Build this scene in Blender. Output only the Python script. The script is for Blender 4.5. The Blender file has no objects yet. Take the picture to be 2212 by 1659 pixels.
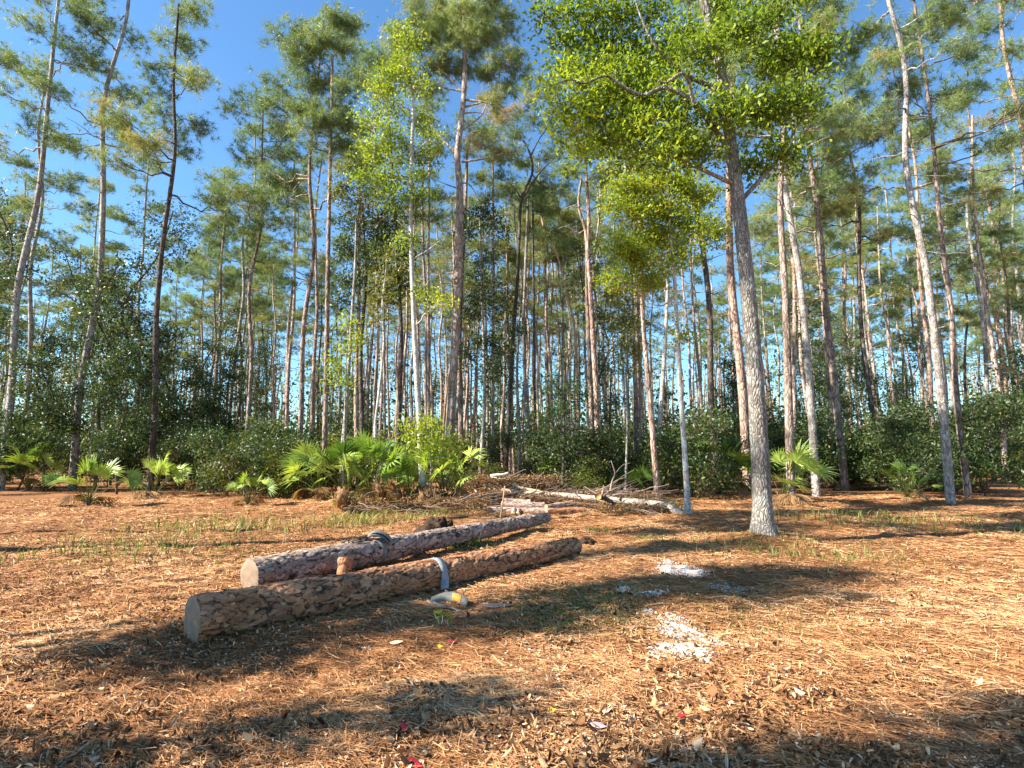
import bpy, math, random
import numpy as np
from mathutils import Vector, noise as mnoise

R = np.random.default_rng(7)
random.seed(7)
scene = bpy.context.scene
COL = scene.collection

# ------------------------------------------------------------------ camera model
CAM_Z = 1.5
PITCH = math.radians(6.75)
FOC = 0.741                      # focal length in picture heights (vertical field 68 degrees)
cP, sP = math.cos(PITCH), math.sin(PITCH)

def ray(x, y):
    u, v = (x - 1106.0) / 1659.0, (829.5 - y) / 1659.0
    return np.array([u, FOC * cP - v * sP, FOC * sP + v * cP])
def at(x, y, Y):
    d = ray(x, y)
    return d * (Y / d[1]) + np.array([0, 0, CAM_Z])
def on_ground(x, y, z=0.0):
    d = ray(x, y)
    return d * ((z - CAM_Z) / d[2]) + np.array([0, 0, CAM_Z])
def px(n, Y):                    # picture units -> metres at depth Y
    return n / 1659.0 / FOC * Y

# ------------------------------------------------------------------ noise + ground height
_T = np.random.default_rng(3).random((256, 256))
def vnoise(x, y, s, seed=0):
    x = np.asarray(x, float) / s + 37.3 * seed; y = np.asarray(y, float) / s + 11.7 * seed
    xi, yi = np.floor(x).astype(int), np.floor(y).astype(int)
    fx, fy = x - xi, y - yi
    fx, fy = fx * fx * (3 - 2 * fx), fy * fy * (3 - 2 * fy)
    a, b = _T[xi % 256, yi % 256], _T[(xi + 1) % 256, yi % 256]
    c, d = _T[xi % 256, (yi + 1) % 256], _T[(xi + 1) % 256, (yi + 1) % 256]
    return (a * (1 - fx) + b * fx) * (1 - fy) + (c * (1 - fx) + d * fx) * fy

MOUNDS = []                      # x, y, radius, height
def mound(x, y, r, h): MOUNDS.append((x, y, r, h))
_m = at(1650, 1180, 9.6); mound(_m[0], 9.6, .6, .12)
_m = on_ground(905, 1085); mound(_m[0], _m[1] + 1.2, 1.6, .28)
_m = on_ground(800, 1085); mound(_m[0], _m[1] + 1.2, 1.8, .25)
_m = on_ground(1110, 1090); mound(_m[0], _m[1] + 1.0, 1.5, .30)
for (mx, my, mr, mh) in [(1270, 1165, .35, .10), (1400, 1150, .6, .06), (1440, 1185, .5, .07), (1330, 1215, .5, .05), (1420, 1235, .45, .05)]:
    _m = on_ground(mx, my); mound(_m[0], _m[1], mr, mh)

def height(x, y):
    x = np.asarray(x, float); y = np.asarray(y, float)
    d = np.hypot(x, y)
    near = np.clip((26 - d) / 10, 0, 1)
    h = (vnoise(x, y, 3.7, 1) - .5) * .16 * np.clip((60 - d) / 40, 0, 1) * np.clip((d - 2) / 6, .15, 1)
    h = h + near * ((vnoise(x, y, .75, 2) - .5) * .085 + (vnoise(x, y, .28, 3) - .5) * .06 + (vnoise(x, y, .12, 4) - .5) * .034)
    for (mx, my, mr, mh) in MOUNDS:
        h = h + mh * np.exp(-((x - mx) ** 2 + (y - my) ** 2) / (mr * mr))
    return h
def hz(x, y): return float(height(x, y))

# ------------------------------------------------------------------ mesh accumulator
class Geo:
    def __init__(self):
        self.v, self.q, self.t3, self.tint, self.aux, self.n = [], [], [], [], [], 0
    def add(self, v, quads=None, tris=None, tint=0.5, aux=0.0):
        v = np.asarray(v, float).reshape(-1, 3); k = len(v)
        self.v.append(v)
        if quads is not None and len(quads): self.q.append(np.asarray(quads, int).reshape(-1, 4) + self.n)
        if tris is not None and len(tris): self.t3.append(np.asarray(tris, int).reshape(-1, 3) + self.n)
        self.tint.append(np.broadcast_to(np.asarray(tint, float), (k,)))
        self.aux.append(np.broadcast_to(np.asarray(aux, float), (k,)))
        self.n += k
    def build(self, name, mat, parent=None, smooth=False, origin=None):
        v = np.concatenate(self.v)
        if origin is not None: v = v - np.asarray(origin)
        q = np.concatenate(self.q) if self.q else np.zeros((0, 4), int)
        t = np.concatenate(self.t3) if self.t3 else np.zeros((0, 3), int)
        me = bpy.data.meshes.new(name)
        me.vertices.add(len(v)); me.vertices.foreach_set('co', v.astype(np.float32).ravel())
        loops = np.concatenate([q.ravel(), t.ravel()]).astype(np.int32)
        me.loops.add(len(loops)); me.loops.foreach_set('vertex_index', loops)
        starts = np.concatenate([np.arange(len(q)) * 4, len(q) * 4 + np.arange(len(t)) * 3]).astype(np.int32)
        me.polygons.add(len(starts)); me.polygons.foreach_set('loop_start', starts)
        if smooth: me.polygons.foreach_set('use_smooth', np.ones(len(starts), bool))
        for nm, arr in (('tint', self.tint), ('aux', self.aux)):
            a = me.attributes.new(nm, 'FLOAT', 'POINT'); a.data.foreach_set('value', np.concatenate(arr).astype(np.float32))
        me.update(calc_edges=True)
        me.materials.append(mat)
        o = bpy.data.objects.new(name, me); COL.objects.link(o)
        if parent is not None: o.parent = parent
        return o

def norm(a): return a / np.maximum(np.linalg.norm(a, axis=-1, keepdims=True), 1e-9)

def catmull(pts, n):
    p = np.asarray(pts, float)
    if len(p) < 3: 
        t = np.linspace(0, 1, n)[:, None]; return p[0] * (1 - t) + p[-1] * t
    q = np.vstack([2 * p[0] - p[1], p, 2 * p[-1] - p[-2]])
    ts = np.linspace(0, len(p) - 1 - 1e-6, n); out = []
    for t in ts:
        i = int(t); f = t - i
        a, b, c, d = q[i], q[i + 1], q[i + 2], q[i + 3]
        out.append(.5 * ((2 * b) + (c - a) * f + (2 * a - 5 * b + 4 * c - d) * f * f + (3 * b - a - 3 * c + d) * f ** 3))
    return np.array(out)

def tube(g, pts, rad, n=8, tint=.5, wob=0.0, cap=False, aux=0.0):
    p = np.asarray(pts, float); m = len(p)
    rad = np.broadcast_to(np.asarray(rad, float), (m,))
    d = norm(np.gradient(p, axis=0))
    ref = np.array([1., 0, 0]) if abs(d[0][0]) < .8 else np.array([0, 1., 0])
    u = norm(np.cross(d, np.cross(ref, d))); w = np.cross(d, u)
    a = np.arange(n) / n * 2 * math.pi
    rr = rad[:, None] * (1 + (R.random((m, n)) - .5) * wob)
    v = p[:, None, :] + rr[..., None] * (np.cos(a)[None, :, None] * u[:, None, :] + np.sin(a)[None, :, None] * w[:, None, :])
    i = np.arange(m - 1)[:, None] * n; j = np.arange(n)[None, :]; k = (j + 1) % n
    q = np.stack([i + j, i + k, i + n + k, i + n + j], -1).reshape(-1, 4)
    vs = v.reshape(-1, 3); tris = None
    if cap:
        vs = np.vstack([vs, p[0], p[-1]]); c0, c1 = m * n, m * n + 1
        jj = np.arange(n); kk = (jj + 1) % n
        tris = np.vstack([np.stack([np.full(n, c0), kk, jj], -1), np.stack([np.full(n, c1), (m - 1) * n + jj, (m - 1) * n + kk], -1)])
    g.add(vs, q, tris, tint, aux)

def limb(a, b, lift=.25, n=6, jit=.06):
    a, b = np.asarray(a, float), np.asarray(b, float); L = np.linalg.norm(b - a)
    t = np.linspace(0, 1, n)[:, None]
    p = a * (1 - t) + b * t + np.array([0, 0, 1.]) * (np.sin(t * math.pi) * L * lift * -.35)
    j = (R.random((n, 3)) - .5) * L * jit; j[0] = 0; j[-1] = 0
    return p + j

def add_leaves(g, c, size, tint, up=.25, wide=.42, droop=0.0):
    """one folded leaf (two triangles' worth of quad) at each centre"""
    n = len(c)
    d = norm(R.normal(size=(n, 3)) + np.array([0, 0, up - droop])); s = norm(np.cross(d, R.normal(size=(n, 3))))
    k = np.cross(d, s)
    L = size * R.uniform(.5, 1.4, n)[:, None]
    v = np.stack([c, c + d * L * .5 + s * L * wide * .5 + k * L * .08, c + d * L, c + d * L * .5 - s * L * wide * .5 + k * L * .08], 1)
    q = np.arange(n * 4).reshape(n, 4)
    g.add(v.reshape(-1, 3), q, None, np.repeat(np.clip(tint, 0, 1), 4))

def add_needles(g, pos, axis, per, length, width, tint, spread=.95):
    n = len(pos)
    P = np.repeat(pos, per, 0); A = np.repeat(axis, per, 0); N = n * per
    d = norm(A * .75 + norm(R.normal(size=(N, 3))) * spread)
    s = norm(np.cross(d, R.normal(size=(N, 3)))) * (width * .5)
    P = P - A * (R.random((N, 1)) * length * .5)
    L = length * R.uniform(.7, 1.15, (N, 1))
    tip = P + d * L + np.array([0, 0, -1.]) * L * .12
    v = np.stack([P - s, P + s, tip], 1).reshape(-1, 3)
    g.add(v, None, np.arange(N * 3).reshape(N, 3), np.repeat(np.clip(np.repeat(tint, per) + R.normal(0, .05, N), 0, 1), 3))

# ------------------------------------------------------------------ materials
def new_mat(name):
    m = bpy.data.materials.new(name); m.use_nodes = True
    nt = m.node_tree; nt.nodes.clear()
    return m, nt, nt.nodes, nt.links
def ramp(N, stops, interp='LINEAR'):
    r = N.new('ShaderNodeValToRGB'); r.color_ramp.interpolation = interp
    e = r.color_ramp.elements
    e[0].position, e[0].color = stops[0][0], (*stops[0][1], 1)
    e[1].position, e[1].color = stops[-1][0], (*stops[-1][1], 1)
    for p, c in stops[1:-1]:
        x = e.new(p); x.color = (*c, 1)
    return r
def mixc(N, L, fac, a, b, mode='MIX'):
    m = N.new('ShaderNodeMix'); m.data_type = 'RGBA'; m.blend_type = mode
    for sock, val in ((m.inputs['Factor'], fac), (m.inputs['A'], a), (m.inputs['B'], b)):
        if hasattr(val, 'default_value'): L.new(val, sock)
        elif isinstance(val, tuple): sock.default_value = (*val, 1)
        else: sock.default_value = val
    return m.outputs['Result']
def noise_tex(N, L, vec, scale, detail=4, rough=.6):
    t = N.new('ShaderNodeTexNoise'); t.inputs['Scale'].default_value = scale; t.inputs['Detail'].default_value = detail; t.inputs['Roughness'].default_value = rough
    if vec is not None: L.new(vec, t.inputs['Vector'])
    return t
def mapping(N, L, vec, scale):
    m = N.new('ShaderNodeMapping'); m.inputs['Scale'].default_value = scale; L.new(vec, m.inputs['Vector']); return m.outputs['Vector']
def attr(N, name):
    a = N.new('ShaderNodeAttribute'); a.attribute_name = name; return a

def leaf_mat(name, stops, trans=.38, rough=.45, spec=.35):
    m, nt, N, L = new_mat(name)
    a = attr(N, 'tint'); oi = N.new('ShaderNodeObjectInfo')
    ad = N.new('ShaderNodeMath'); ad.operation = 'MULTIPLY_ADD'; L.new(oi.outputs['Random'], ad.inputs[0]); ad.inputs[1].default_value = .16; L.new(a.outputs['Fac'], ad.inputs[2])
    sb = N.new('ShaderNodeMath'); sb.operation = 'SUBTRACT'; L.new(ad.outputs[0], sb.inputs[0]); sb.inputs[1].default_value = .08
    r = ramp(N, stops); L.new(sb.outputs[0], r.inputs[0])
    p = N.new('ShaderNodeBsdfPrincipled'); p.inputs['Roughness'].default_value = rough; p.inputs['Specular IOR Level'].default_value = spec
    L.new(r.outputs[0], p.inputs['Base Color'])
    t = N.new('ShaderNodeBsdfTranslucent')
    yc = mixc(N, L, .8, r.outputs[0], (1.5, 1.45, .6), 'MULTIPLY'); L.new(yc, t.inputs['Color'])
    mx = N.new('ShaderNodeMixShader'); mx.inputs[0].default_value = trans
    L.new(p.outputs[0], mx.inputs[1]); L.new(t.outputs[0], mx.inputs[2])
    o = N.new('ShaderNodeOutputMaterial'); L.new(mx.outputs[0], o.inputs[0]); return m

def bark_mat(name, dark, mid, light, crack=(.03, .022, .018), plate=(9, 9, 2.6), crackw=.12, bump=.6, lichen=None, bands=0.0):
    m, nt, N, L = new_mat(name)
    tc = N.new('ShaderNodeTexCoord'); oi = N.new('ShaderNodeObjectInfo')
    va = N.new('ShaderNodeVectorMath'); va.operation = 'MULTIPLY_ADD'
    L.new(oi.outputs['Random'], va.inputs[0]); va.inputs[1].default_value = (17, 23, 31); L.new(tc.outputs['Object'], va.inputs[2])
    vec = va.outputs[0]
    wn = noise_tex(N, L, vec, 3.0, 2)
    wa = N.new('ShaderNodeVectorMath'); wa.operation = 'MULTIPLY_ADD'; L.new(wn.outputs['Color'], wa.inputs[0]); wa.inputs[1].default_value = (.18, .18, .3); L.new(vec, wa.inputs[2])
    mp = mapping(N, L, wa.outputs[0], plate)
    v1 = N.new('ShaderNodeTexVoronoi'); v1.feature = 'DISTANCE_TO_EDGE'; v1.inputs['Scale'].default_value = 1; L.new(mp, v1.inputs['Vector'])
    v2 = N.new('ShaderNodeTexVoronoi'); v2.feature = 'F1'; v2.inputs['Scale'].default_value = 1; L.new(mp, v2.inputs['Vector'])
    sx = N.new('ShaderNodeSeparateColor'); L.new(v2.outputs['Color'], sx.inputs[0])
    fine = noise_tex(N, L, mapping(N, L, vec, (30, 30, 9)), 1.0, 5, .7)
    big = noise_tex(N, L, mapping(N, L, vec, (1.2, 1.2, .5)), 1.0, 3)
    k = N.new('ShaderNodeMath'); k.operation = 'MULTIPLY_ADD'; L.new(sx.outputs[0], k.inputs[0]); k.inputs[1].default_value = .45
    k2 = N.new('ShaderNodeMath'); k2.operation = 'MULTIPLY_ADD'; L.new(fine.outputs['Fac'], k2.inputs[0]); k2.inputs[1].default_value = .5
    k3 = N.new('ShaderNodeMath'); k3.operation = 'MULTIPLY_ADD'; L.new(big.outputs['Fac'], k3.inputs[0]); k3.inputs[1].default_value = .7; k3.inputs[2].default_value = -.35
    L.new(k3.outputs[0], k2.inputs[2]); L.new(k2.outputs[0], k.inputs[2])
    cr = ramp(N, [(.1, dark), (.42, mid), (.8, light)]); L.new(k.outputs[0], cr.inputs[0])
    col = cr.outputs[0]
    if lichen:
        ln = noise_tex(N, L, mapping(N, L, vec, (4, 4, 3)), 1.0, 5, .65); lr = ramp(N, [(.52, (0, 0, 0)), (.62, (1, 1, 1))]); L.new(ln.outputs['Fac'], lr.inputs[0])
        col = mixc(N, L, lr.outputs[0], col, lichen)
    if bands:
        bn = noise_tex(N, L, mapping(N, L, vec, (1.5, 1.5, 11)), 1.0, 3); br = ramp(N, [(.56, (0, 0, 0)), (.7, (1, 1, 1))]); L.new(bn.outputs['Fac'], br.inputs[0])
        bm = N.new('ShaderNodeMath'); bm.operation = 'MULTIPLY'; L.new(br.outputs[0], bm.inputs[0]); bm.inputs[1].default_value = bands
        col = mixc(N, L, bm.outputs[0], col, dark)
    er = ramp(N, [(0, (1, 1, 1)), (crackw, (0, 0, 0))]); L.new(v1.outputs['Distance'], er.inputs[0])
    cm = N.new('ShaderNodeMath'); cm.operation = 'MULTIPLY'; L.new(er.outputs[0], cm.inputs[0]); cm.inputs[1].default_value = .75
    col = mixc(N, L, cm.outputs[0], col, crack)
    b = N.new('ShaderNodeBump'); b.inputs['Strength'].default_value = bump; b.inputs['Distance'].default_value = .03
    hm = N.new('ShaderNodeMath'); hm.operation = 'MULTIPLY_ADD'; L.new(fine.outputs['Fac'], hm.inputs[0]); hm.inputs[1].default_value = .4
    hr = ramp(N, [(0, (0, 0, 0)), (crackw * 1.6, (1, 1, 1))]); L.new(v1.outputs['Distance'], hr.inputs[0]); L.new(hr.outputs[0], hm.inputs[2])
    L.new(hm.outputs[0], b.inputs['Height'])
    p = N.new('ShaderNodeBsdfPrincipled'); p.inputs['Roughness'].default_value = .9; p.inputs['Specular IOR Level'].default_value = .15
    L.new(col, p.inputs['Base Color']); L.new(b.outputs[0], p.inputs['Normal'])
    o = N.new('ShaderNodeOutputMaterial'); L.new(p.outputs[0], o.inputs[0]); return m

def tint_mat(name, stops, rough=.85, spec=.2, trans=0.0, noise_amt=.25, nscale=40):
    """solid material whose shade follows each piece's own tint"""
    m, nt, N, L = new_mat(name)
    a = attr(N, 'tint'); tc = N.new('ShaderNodeTexCoord')
    n = noise_tex(N, L, tc.outputs['Object'], nscale, 4)
    k = N.new('ShaderNodeMath'); k.operation = 'MULTIPLY_ADD'; L.new(n.outputs['Fac'], k.inputs[0]); k.inputs[1].default_value = noise_amt
    s = N.new('ShaderNodeMath'); s.operation = 'SUBTRACT'; L.new(a.outputs['Fac'], s.inputs[0]); s.inputs[1].default_value = noise_amt * .5
    L.new(s.outputs[0], k.inputs[2])
    r = ramp(N, stops); L.new(k.outputs[0], r.inputs[0])
    p = N.new('ShaderNodeBsdfPrincipled'); p.inputs['Roughness'].default_value = rough; p.inputs['Specular IOR Level'].default_value = spec
    L.new(r.outputs[0], p.inputs['Base Color'])
    b = N.new('ShaderNodeBump'); b.inputs['Strength'].default_value = .3; b.inputs['Distance'].default_value = .01; L.new(n.outputs['Fac'], b.inputs['Height']); L.new(b.outputs[0], p.inputs['Normal'])
    out = p.outputs[0]
    if trans:
        t = N.new('ShaderNodeBsdfTranslucent'); L.new(r.outputs[0], t.inputs['Color'])
        mx = N.new('ShaderNodeMixShader'); mx.inputs[0].default_value = trans; L.new(out, mx.inputs[1]); L.new(t.outputs[0], mx.inputs[2]); out = mx.outputs[0]
    o = N.new('ShaderNodeOutputMaterial'); L.new(out, o.inputs[0]); return m

def log_mat(name, stops, crack=(.022, .015, .012), grey=(.33, .29, .27), gmix=.5):
    """bark of the felled logs: modelled plates carry tint (plate) and aux (1 on the plate, 0 in the crack)"""
    m, nt, N, L = new_mat(name)
    a, x, tc = attr(N, 'tint'), attr(N, 'aux'), N.new('ShaderNodeTexCoord')
    f = noise_tex(N, L, mapping(N, L, tc.outputs['Object'], (60, 60, 22)), 1.0, 5, .7)
    b_ = noise_tex(N, L, mapping(N, L, tc.outputs['Object'], (5, 5, 3)), 1.0, 4)
    k = N.new('ShaderNodeMath'); k.operation = 'MULTIPLY_ADD'; L.new(f.outputs['Fac'], k.inputs[0]); k.inputs[1].default_value = .5
    s = N.new('ShaderNodeMath'); s.operation = 'MULTIPLY_ADD'; L.new(a.outputs['Fac'], s.inputs[0]); s.inputs[1].default_value = .8; s.inputs[2].default_value = -.15; L.new(s.outputs[0], k.inputs[2])
    r = ramp(N, stops); L.new(k.outputs[0], r.inputs[0])
    gr = ramp(N, [(.42, (0, 0, 0)), (.72, (gmix, gmix, gmix))]); L.new(b_.outputs['Fac'], gr.inputs[0])
    col = mixc(N, L, gr.outputs[0], r.outputs[0], grey)
    ci = ramp(N, [(.1, (.95, .95, .95)), (.8, (0, 0, 0))]); L.new(x.outputs['Fac'], ci.inputs[0])
    col = mixc(N, L, ci.outputs[0], col, crack)
    p = N.new('ShaderNodeBsdfPrincipled'); p.inputs['Roughness'].default_value = .85; p.inputs['Specular IOR Level'].default_value = .2
    L.new(col, p.inputs['Base Color'])
    b = N.new('ShaderNodeBump'); b.inputs['Strength'].default_value = .5; b.inputs['Distance'].default_value = .012; L.new(f.outputs['Fac'], b.inputs['Height']); L.new(b.outputs[0], p.inputs['Normal'])
    o = N.new('ShaderNodeOutputMaterial'); L.new(p.outputs[0], o.inputs[0]); return m

def ground_mat():
    m, nt, N, L = new_mat('pine_straw_ground')
    tc = N.new('ShaderNodeTexCoord'); vec = tc.outputs['Object']
    n1 = noise_tex(N, L, vec, .55, 5); n2 = noise_tex(N, L, vec, 9, 6, .7); n3 = noise_tex(N, L, mapping(N, L, vec, (60, 90, 60)), 1, 4, .7)
    k = N.new('ShaderNodeMath'); k.operation = 'MULTIPLY_ADD'; L.new(n2.outputs['Fac'], k.inputs[0]); k.inputs[1].default_value = .5
    k2 = N.new('ShaderNodeMath'); k2.operation = 'MULTIPLY_ADD'; L.new(n3.outputs['Fac'], k2.inputs[0]); k2.inputs[1].default_value = .7; k2.inputs[2].default_value = -.1; L.new(k2.outputs[0], k.inputs[2])
    r = ramp(N, [(.25, (.07, .032, .015)), (.45, (.23, .10, .042)), (.62, (.39, .19, .082)), (.85, (.52, .31, .16))]); L.new(k.outputs[0], r.inputs[0])
    br = ramp(N, [(.42, (0, 0, 0)), (.65, (.6, .6, .6))]); L.new(n1.outputs['Fac'], br.inputs[0])
    col = mixc(N, L, br.outputs[0], r.outputs[0], (.14, .075, .035))
    b = N.new('ShaderNodeBump'); b.inputs['Strength'].default_value = .8; b.inputs['Distance'].default_value = .03; L.new(k.outputs[0], b.inputs['Height'])
    p = N.new('ShaderNodeBsdfPrincipled'); p.inputs['Roughness'].default_value = .95; p.inputs['Specular IOR Level'].default_value = .1
    L.new(col, p.inputs['Base Color']); L.new(b.outputs[0], p.inputs['Normal'])
    o = N.new('ShaderNodeOutputMaterial'); L.new(p.outputs[0], o.inputs[0]); return m

def rings_mat(name, c1, c2):
    m, nt, N, L = new_mat(name)
    tc = N.new('ShaderNodeTexCoord')
    w = N.new('ShaderNodeTexWave'); w.wave_type = 'RINGS'; w.rings_direction = 'Z'; w.inputs['Scale'].default_value = 22; w.inputs['Distortion'].default_value = 3.5; w.inputs['Detail Scale'].default_value = 2.0; L.new(tc.outputs['Object'], w.inputs['Vector'])
    n = noise_tex(N, L, tc.outputs['Object'], 12, 4)
    col = mixc(N, L, w.outputs['Fac'], c1, c2); col = mixc(N, L, n.outputs['Fac'], col, tuple(c * .35 for c in c1))
    p = N.new('ShaderNodeBsdfPrincipled'); p.inputs['Roughness'].default_value = .8; L.new(col, p.inputs['Base Color'])
    o = N.new('ShaderNodeOutputMaterial'); L.new(p.outputs[0], o.inputs[0]); return m

def webbing_mat(name, c1, c2):
    m, nt, N, L = new_mat(name)
    tc = N.new('ShaderNodeTexCoord')
    n = noise_tex(N, L, tc.outputs['Object'], 14, 5, .7); n2 = noise_tex(N, L, tc.outputs['Object'], 260, 2)
    r = ramp(N, [(.3, c1), (.7, c2)]); L.new(n.outputs['Fac'], r.inputs[0])
    b = N.new('ShaderNodeBump'); b.inputs['Strength'].default_value = .35; b.inputs['Distance'].default_value = .003; L.new(n2.outputs['Fac'], b.inputs['Height'])
    p = N.new('ShaderNodeBsdfPrincipled'); p.inputs['Roughness'].default_value = .75; L.new(r.outputs[0], p.inputs['Base Color']); L.new(b.outputs[0], p.inputs['Normal'])
    o = N.new('ShaderNodeOutputMaterial'); L.new(p.outputs[0], o.inputs[0]); return m

M = dict(
    pine_bark=bark_mat('pine_bark', (.12, .085, .068), (.28, .205, .165), (.46, .36, .30), crackw=.14),
    main_bark=bark_mat('tall_pine_bark', (.19, .125, .098), (.40, .295, .24), (.60, .50, .43), crackw=.11),
    fallen_bark=bark_mat('fallen_bark', (.16, .12, .09), (.40, .33, .26), (.60, .53, .45), plate=(14, 14, 5), crackw=.06, bump=.3, bands=.5),
    oak_bark=bark_mat('oak_bark', (.11, .095, .08), (.25, .22, .19), (.42, .38, .33), plate=(26, 26, 7), crackw=.2, bump=.7, crack=(.07, .058, .048), lichen=(.40, .41, .36)),
    red_bark=bark_mat('red_pine_bark', (.17, .10, .073), (.36, .235, .18), (.54, .41, .34), crackw=.11),
    dark_bark=bark_mat('dark_bark', (.045, .036, .03), (.10, .08, .066), (.2, .165, .14), plate=(14, 14, 4)),
    pale_bark=bark_mat('pale_bark', (.22, .19, .16), (.46, .42, .37), (.66, .62, .56), plate=(16, 16, 12), crackw=.05, bump=.25, lichen=(.62, .62, .57), bands=.6),
    tan_bark=bark_mat('tan_bark', (.22, .13, .075), (.42, .26, .16), (.58, .40, .27), plate=(16, 16, 5), crackw=.07, bump=.35),
    grey_bark=bark_mat('grey_bark', (.13, .11, .095), (.29, .255, .225), (.46, .42, .38), plate=(15, 15, 6), crackw=.09, bump=.4, lichen=(.45, .45, .41)),
    needles=leaf_mat('pine_needles', [(0, (.075, .115, .05)), (.4, (.165, .235, .09)), (.75, (.28, .335, .125)), (1, (.40, .29, .13))], trans=.30, rough=.5),
    gold_needles=leaf_mat('golden_pine_needles', [(0, (.09, .14, .035)), (.5, (.21, .25, .065)), (.85, (.30, .25, .07)), (1, (.34, .20, .07))], trans=.35, rough=.5),
    holly=leaf_mat('yellow_green_leaves', [(0, (.08, .14, .016)), (.45, (.22, .30, .025)), (.8, (.37, .41, .032)), (.95, (.40, .31, .035)), (1, (.5, .11, .03))], trans=.45),
    oak=leaf_mat('oak_leaves', [(0, (.03, .07, .010)), (.45, (.15, .225, .018)), (.8, (.31, .38, .028)), (1, (.40, .40, .04))], trans=.45, rough=.5, spec=.25),
    dark=leaf_mat('dark_evergreen_leaves', [(0, (.015, .032, .01)), (.5, (.045, .08, .02)), (.85, (.10, .13, .034)), (1, (.2, .16, .045))], trans=.3, rough=.45, spec=.4),
    olive=leaf_mat('olive_leaves', [(0, (.04, .06, .012)), (.5, (.12, .145, .027)), (.85, (.2, .19, .035)), (1, (.32, .2, .05))], trans=.4),
    palm=leaf_mat('palmetto_fronds', [(0, (.035, .085, .02)), (.5, (.14, .235, .038)), (1, (.36, .46, .09))], trans=.3, rough=.4, spec=.5),
    dead_palm=leaf_mat('dead_fronds', [(0, (.10, .055, .028)), (.5, (.24, .135, .06)), (1, (.42, .26, .13))], trans=.2, rough=.8, spec=.1),
    grass=leaf_mat('grass_blades', [(0, (.045, .07, .016)), (.5, (.12, .16, .03)), (1, (.33, .29, .10))], trans=.3),
    straw=tint_mat('fallen_needles', [(0, (.09, .035, .014)), (.35, (.25, .105, .04)), (.7, (.47, .235, .097)), (1, (.66, .42, .22))], noise_amt=.1),
    litter=tint_mat('leaf_litter', [(0, (.06, .028, .014)), (.3, (.17, .075, .032)), (.6, (.32, .165, .07)), (.85, (.50, .31, .16)), (1, (.66, .5, .33))], noise_amt=.15, trans=.1),
    chips=tint_mat('wood_chips', [(0, (.17, .09, .045)), (.5, (.46, .29, .165)), (1, (.72, .58, .42))], noise_amt=.2),
    rock=tint_mat('white_limerock', [(0, (.30, .25, .2)), (.35, (.6, .57, .53)), (1, (.80, .78, .75))], noise_amt=.3),
    soil=tint_mat('dark_soil', [(0, (.014, .009, .006)), (.5, (.045, .025, .015)), (1, (.12, .065, .035))], noise_amt=.8, nscale=14),
    stick=tint_mat('dead_sticks', [(0, (.07, .045, .032)), (.5, (.2, .14, .10)), (1, (.44, .36, .29))], noise_amt=.25),
    pale_wood=tint_mat('pale_wood', [(0, (.36, .24, .12)), (.5, (.62, .47, .29)), (1, (.8, .72, .58))], noise_amt=.3),
    cut=rings_mat('fresh_cut_wood', (.58, .37, .17), (.72, .54, .31)),
    orange_cut=rings_mat('orange_cut_wood', (.56, .27, .08), (.68, .40, .15)),
    old_cut=rings_mat('weathered_cut_wood', (.24, .15, .09), (.47, .34, .23)),
    log_red=log_mat('felled_log_bark', [(0, (.12, .045, .02)), (.35, (.32, .135, .06)), (.7, (.48, .225, .105)), (1, (.56, .35, .22))], grey=(.30, .20, .145), gmix=.45),
    log_grey=log_mat('grey_log_bark', [(0, (.09, .055, .038)), (.45, (.26, .175, .13)), (.8, (.40, .30, .24)), (1, (.48, .36, .27))], grey=(.40, .34, .30), gmix=.5),
    log_pink=log_mat('far_log_bark', [(0, (.14, .075, .05)), (.45, (.35, .225, .17)), (1, (.55, .44, .38))], grey=(.5, .45, .42), gmix=.6),
    strap=webbing_mat('grey_webbing', (.15, .165, .18), (.33, .35, .36)),
    dark_strap=webbing_mat('dark_webbing', (.04, .05, .055), (.10, .11, .115)),
    strap_edge=webbing_mat('worn_webbing', (.09, .095, .09), (.2, .19, .165)),
    label=webbing_mat('orange_label', (.50, .19, .018), (.62, .27, .03)),
    red=tint_mat('red_leaf', [(0, (.30, .015, .03)), (1, (.62, .05, .07))], rough=.5, trans=.25, noise_amt=.4, nscale=60),
    yellow=tint_mat('yellow_petal', [(0, (.75, .62, .02)), (1, (.85, .78, .05))], rough=.5, trans=.2),
    mauve=tint_mat('mauve_leaf', [(0, (.30, .16, .22)), (1, (.55, .38, .46))], rough=.6, noise_amt=.4),
)

# ------------------------------------------------------------------ tagging
def tag(o, label, cat=None, group=None, kind=None):
    if label: o['label'] = label
    if cat: o['category'] = cat
    if group: o['group'] = group
    if kind: o['kind'] = kind
    return o
def empty(name, loc, label, cat, group=None):
    o = bpy.data.objects.new(name, None); COL.objects.link(o); o.location = tuple(loc); o.empty_display_size = .2
    return tag(o, label, cat, group)
def dup(root, loc, rz, s=1.0, label=None, group=None, sz=None):
    r = root.copy(); COL.objects.link(r); r.location = tuple(loc); r.rotation_euler = (0, 0, rz); r.scale = (s, s, sz or s)
    if label: r['label'] = label
    if group: r['group'] = group
    for ch in root.children:
        c = ch.copy(); COL.objects.link(c); c.parent = r
    return r

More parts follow.
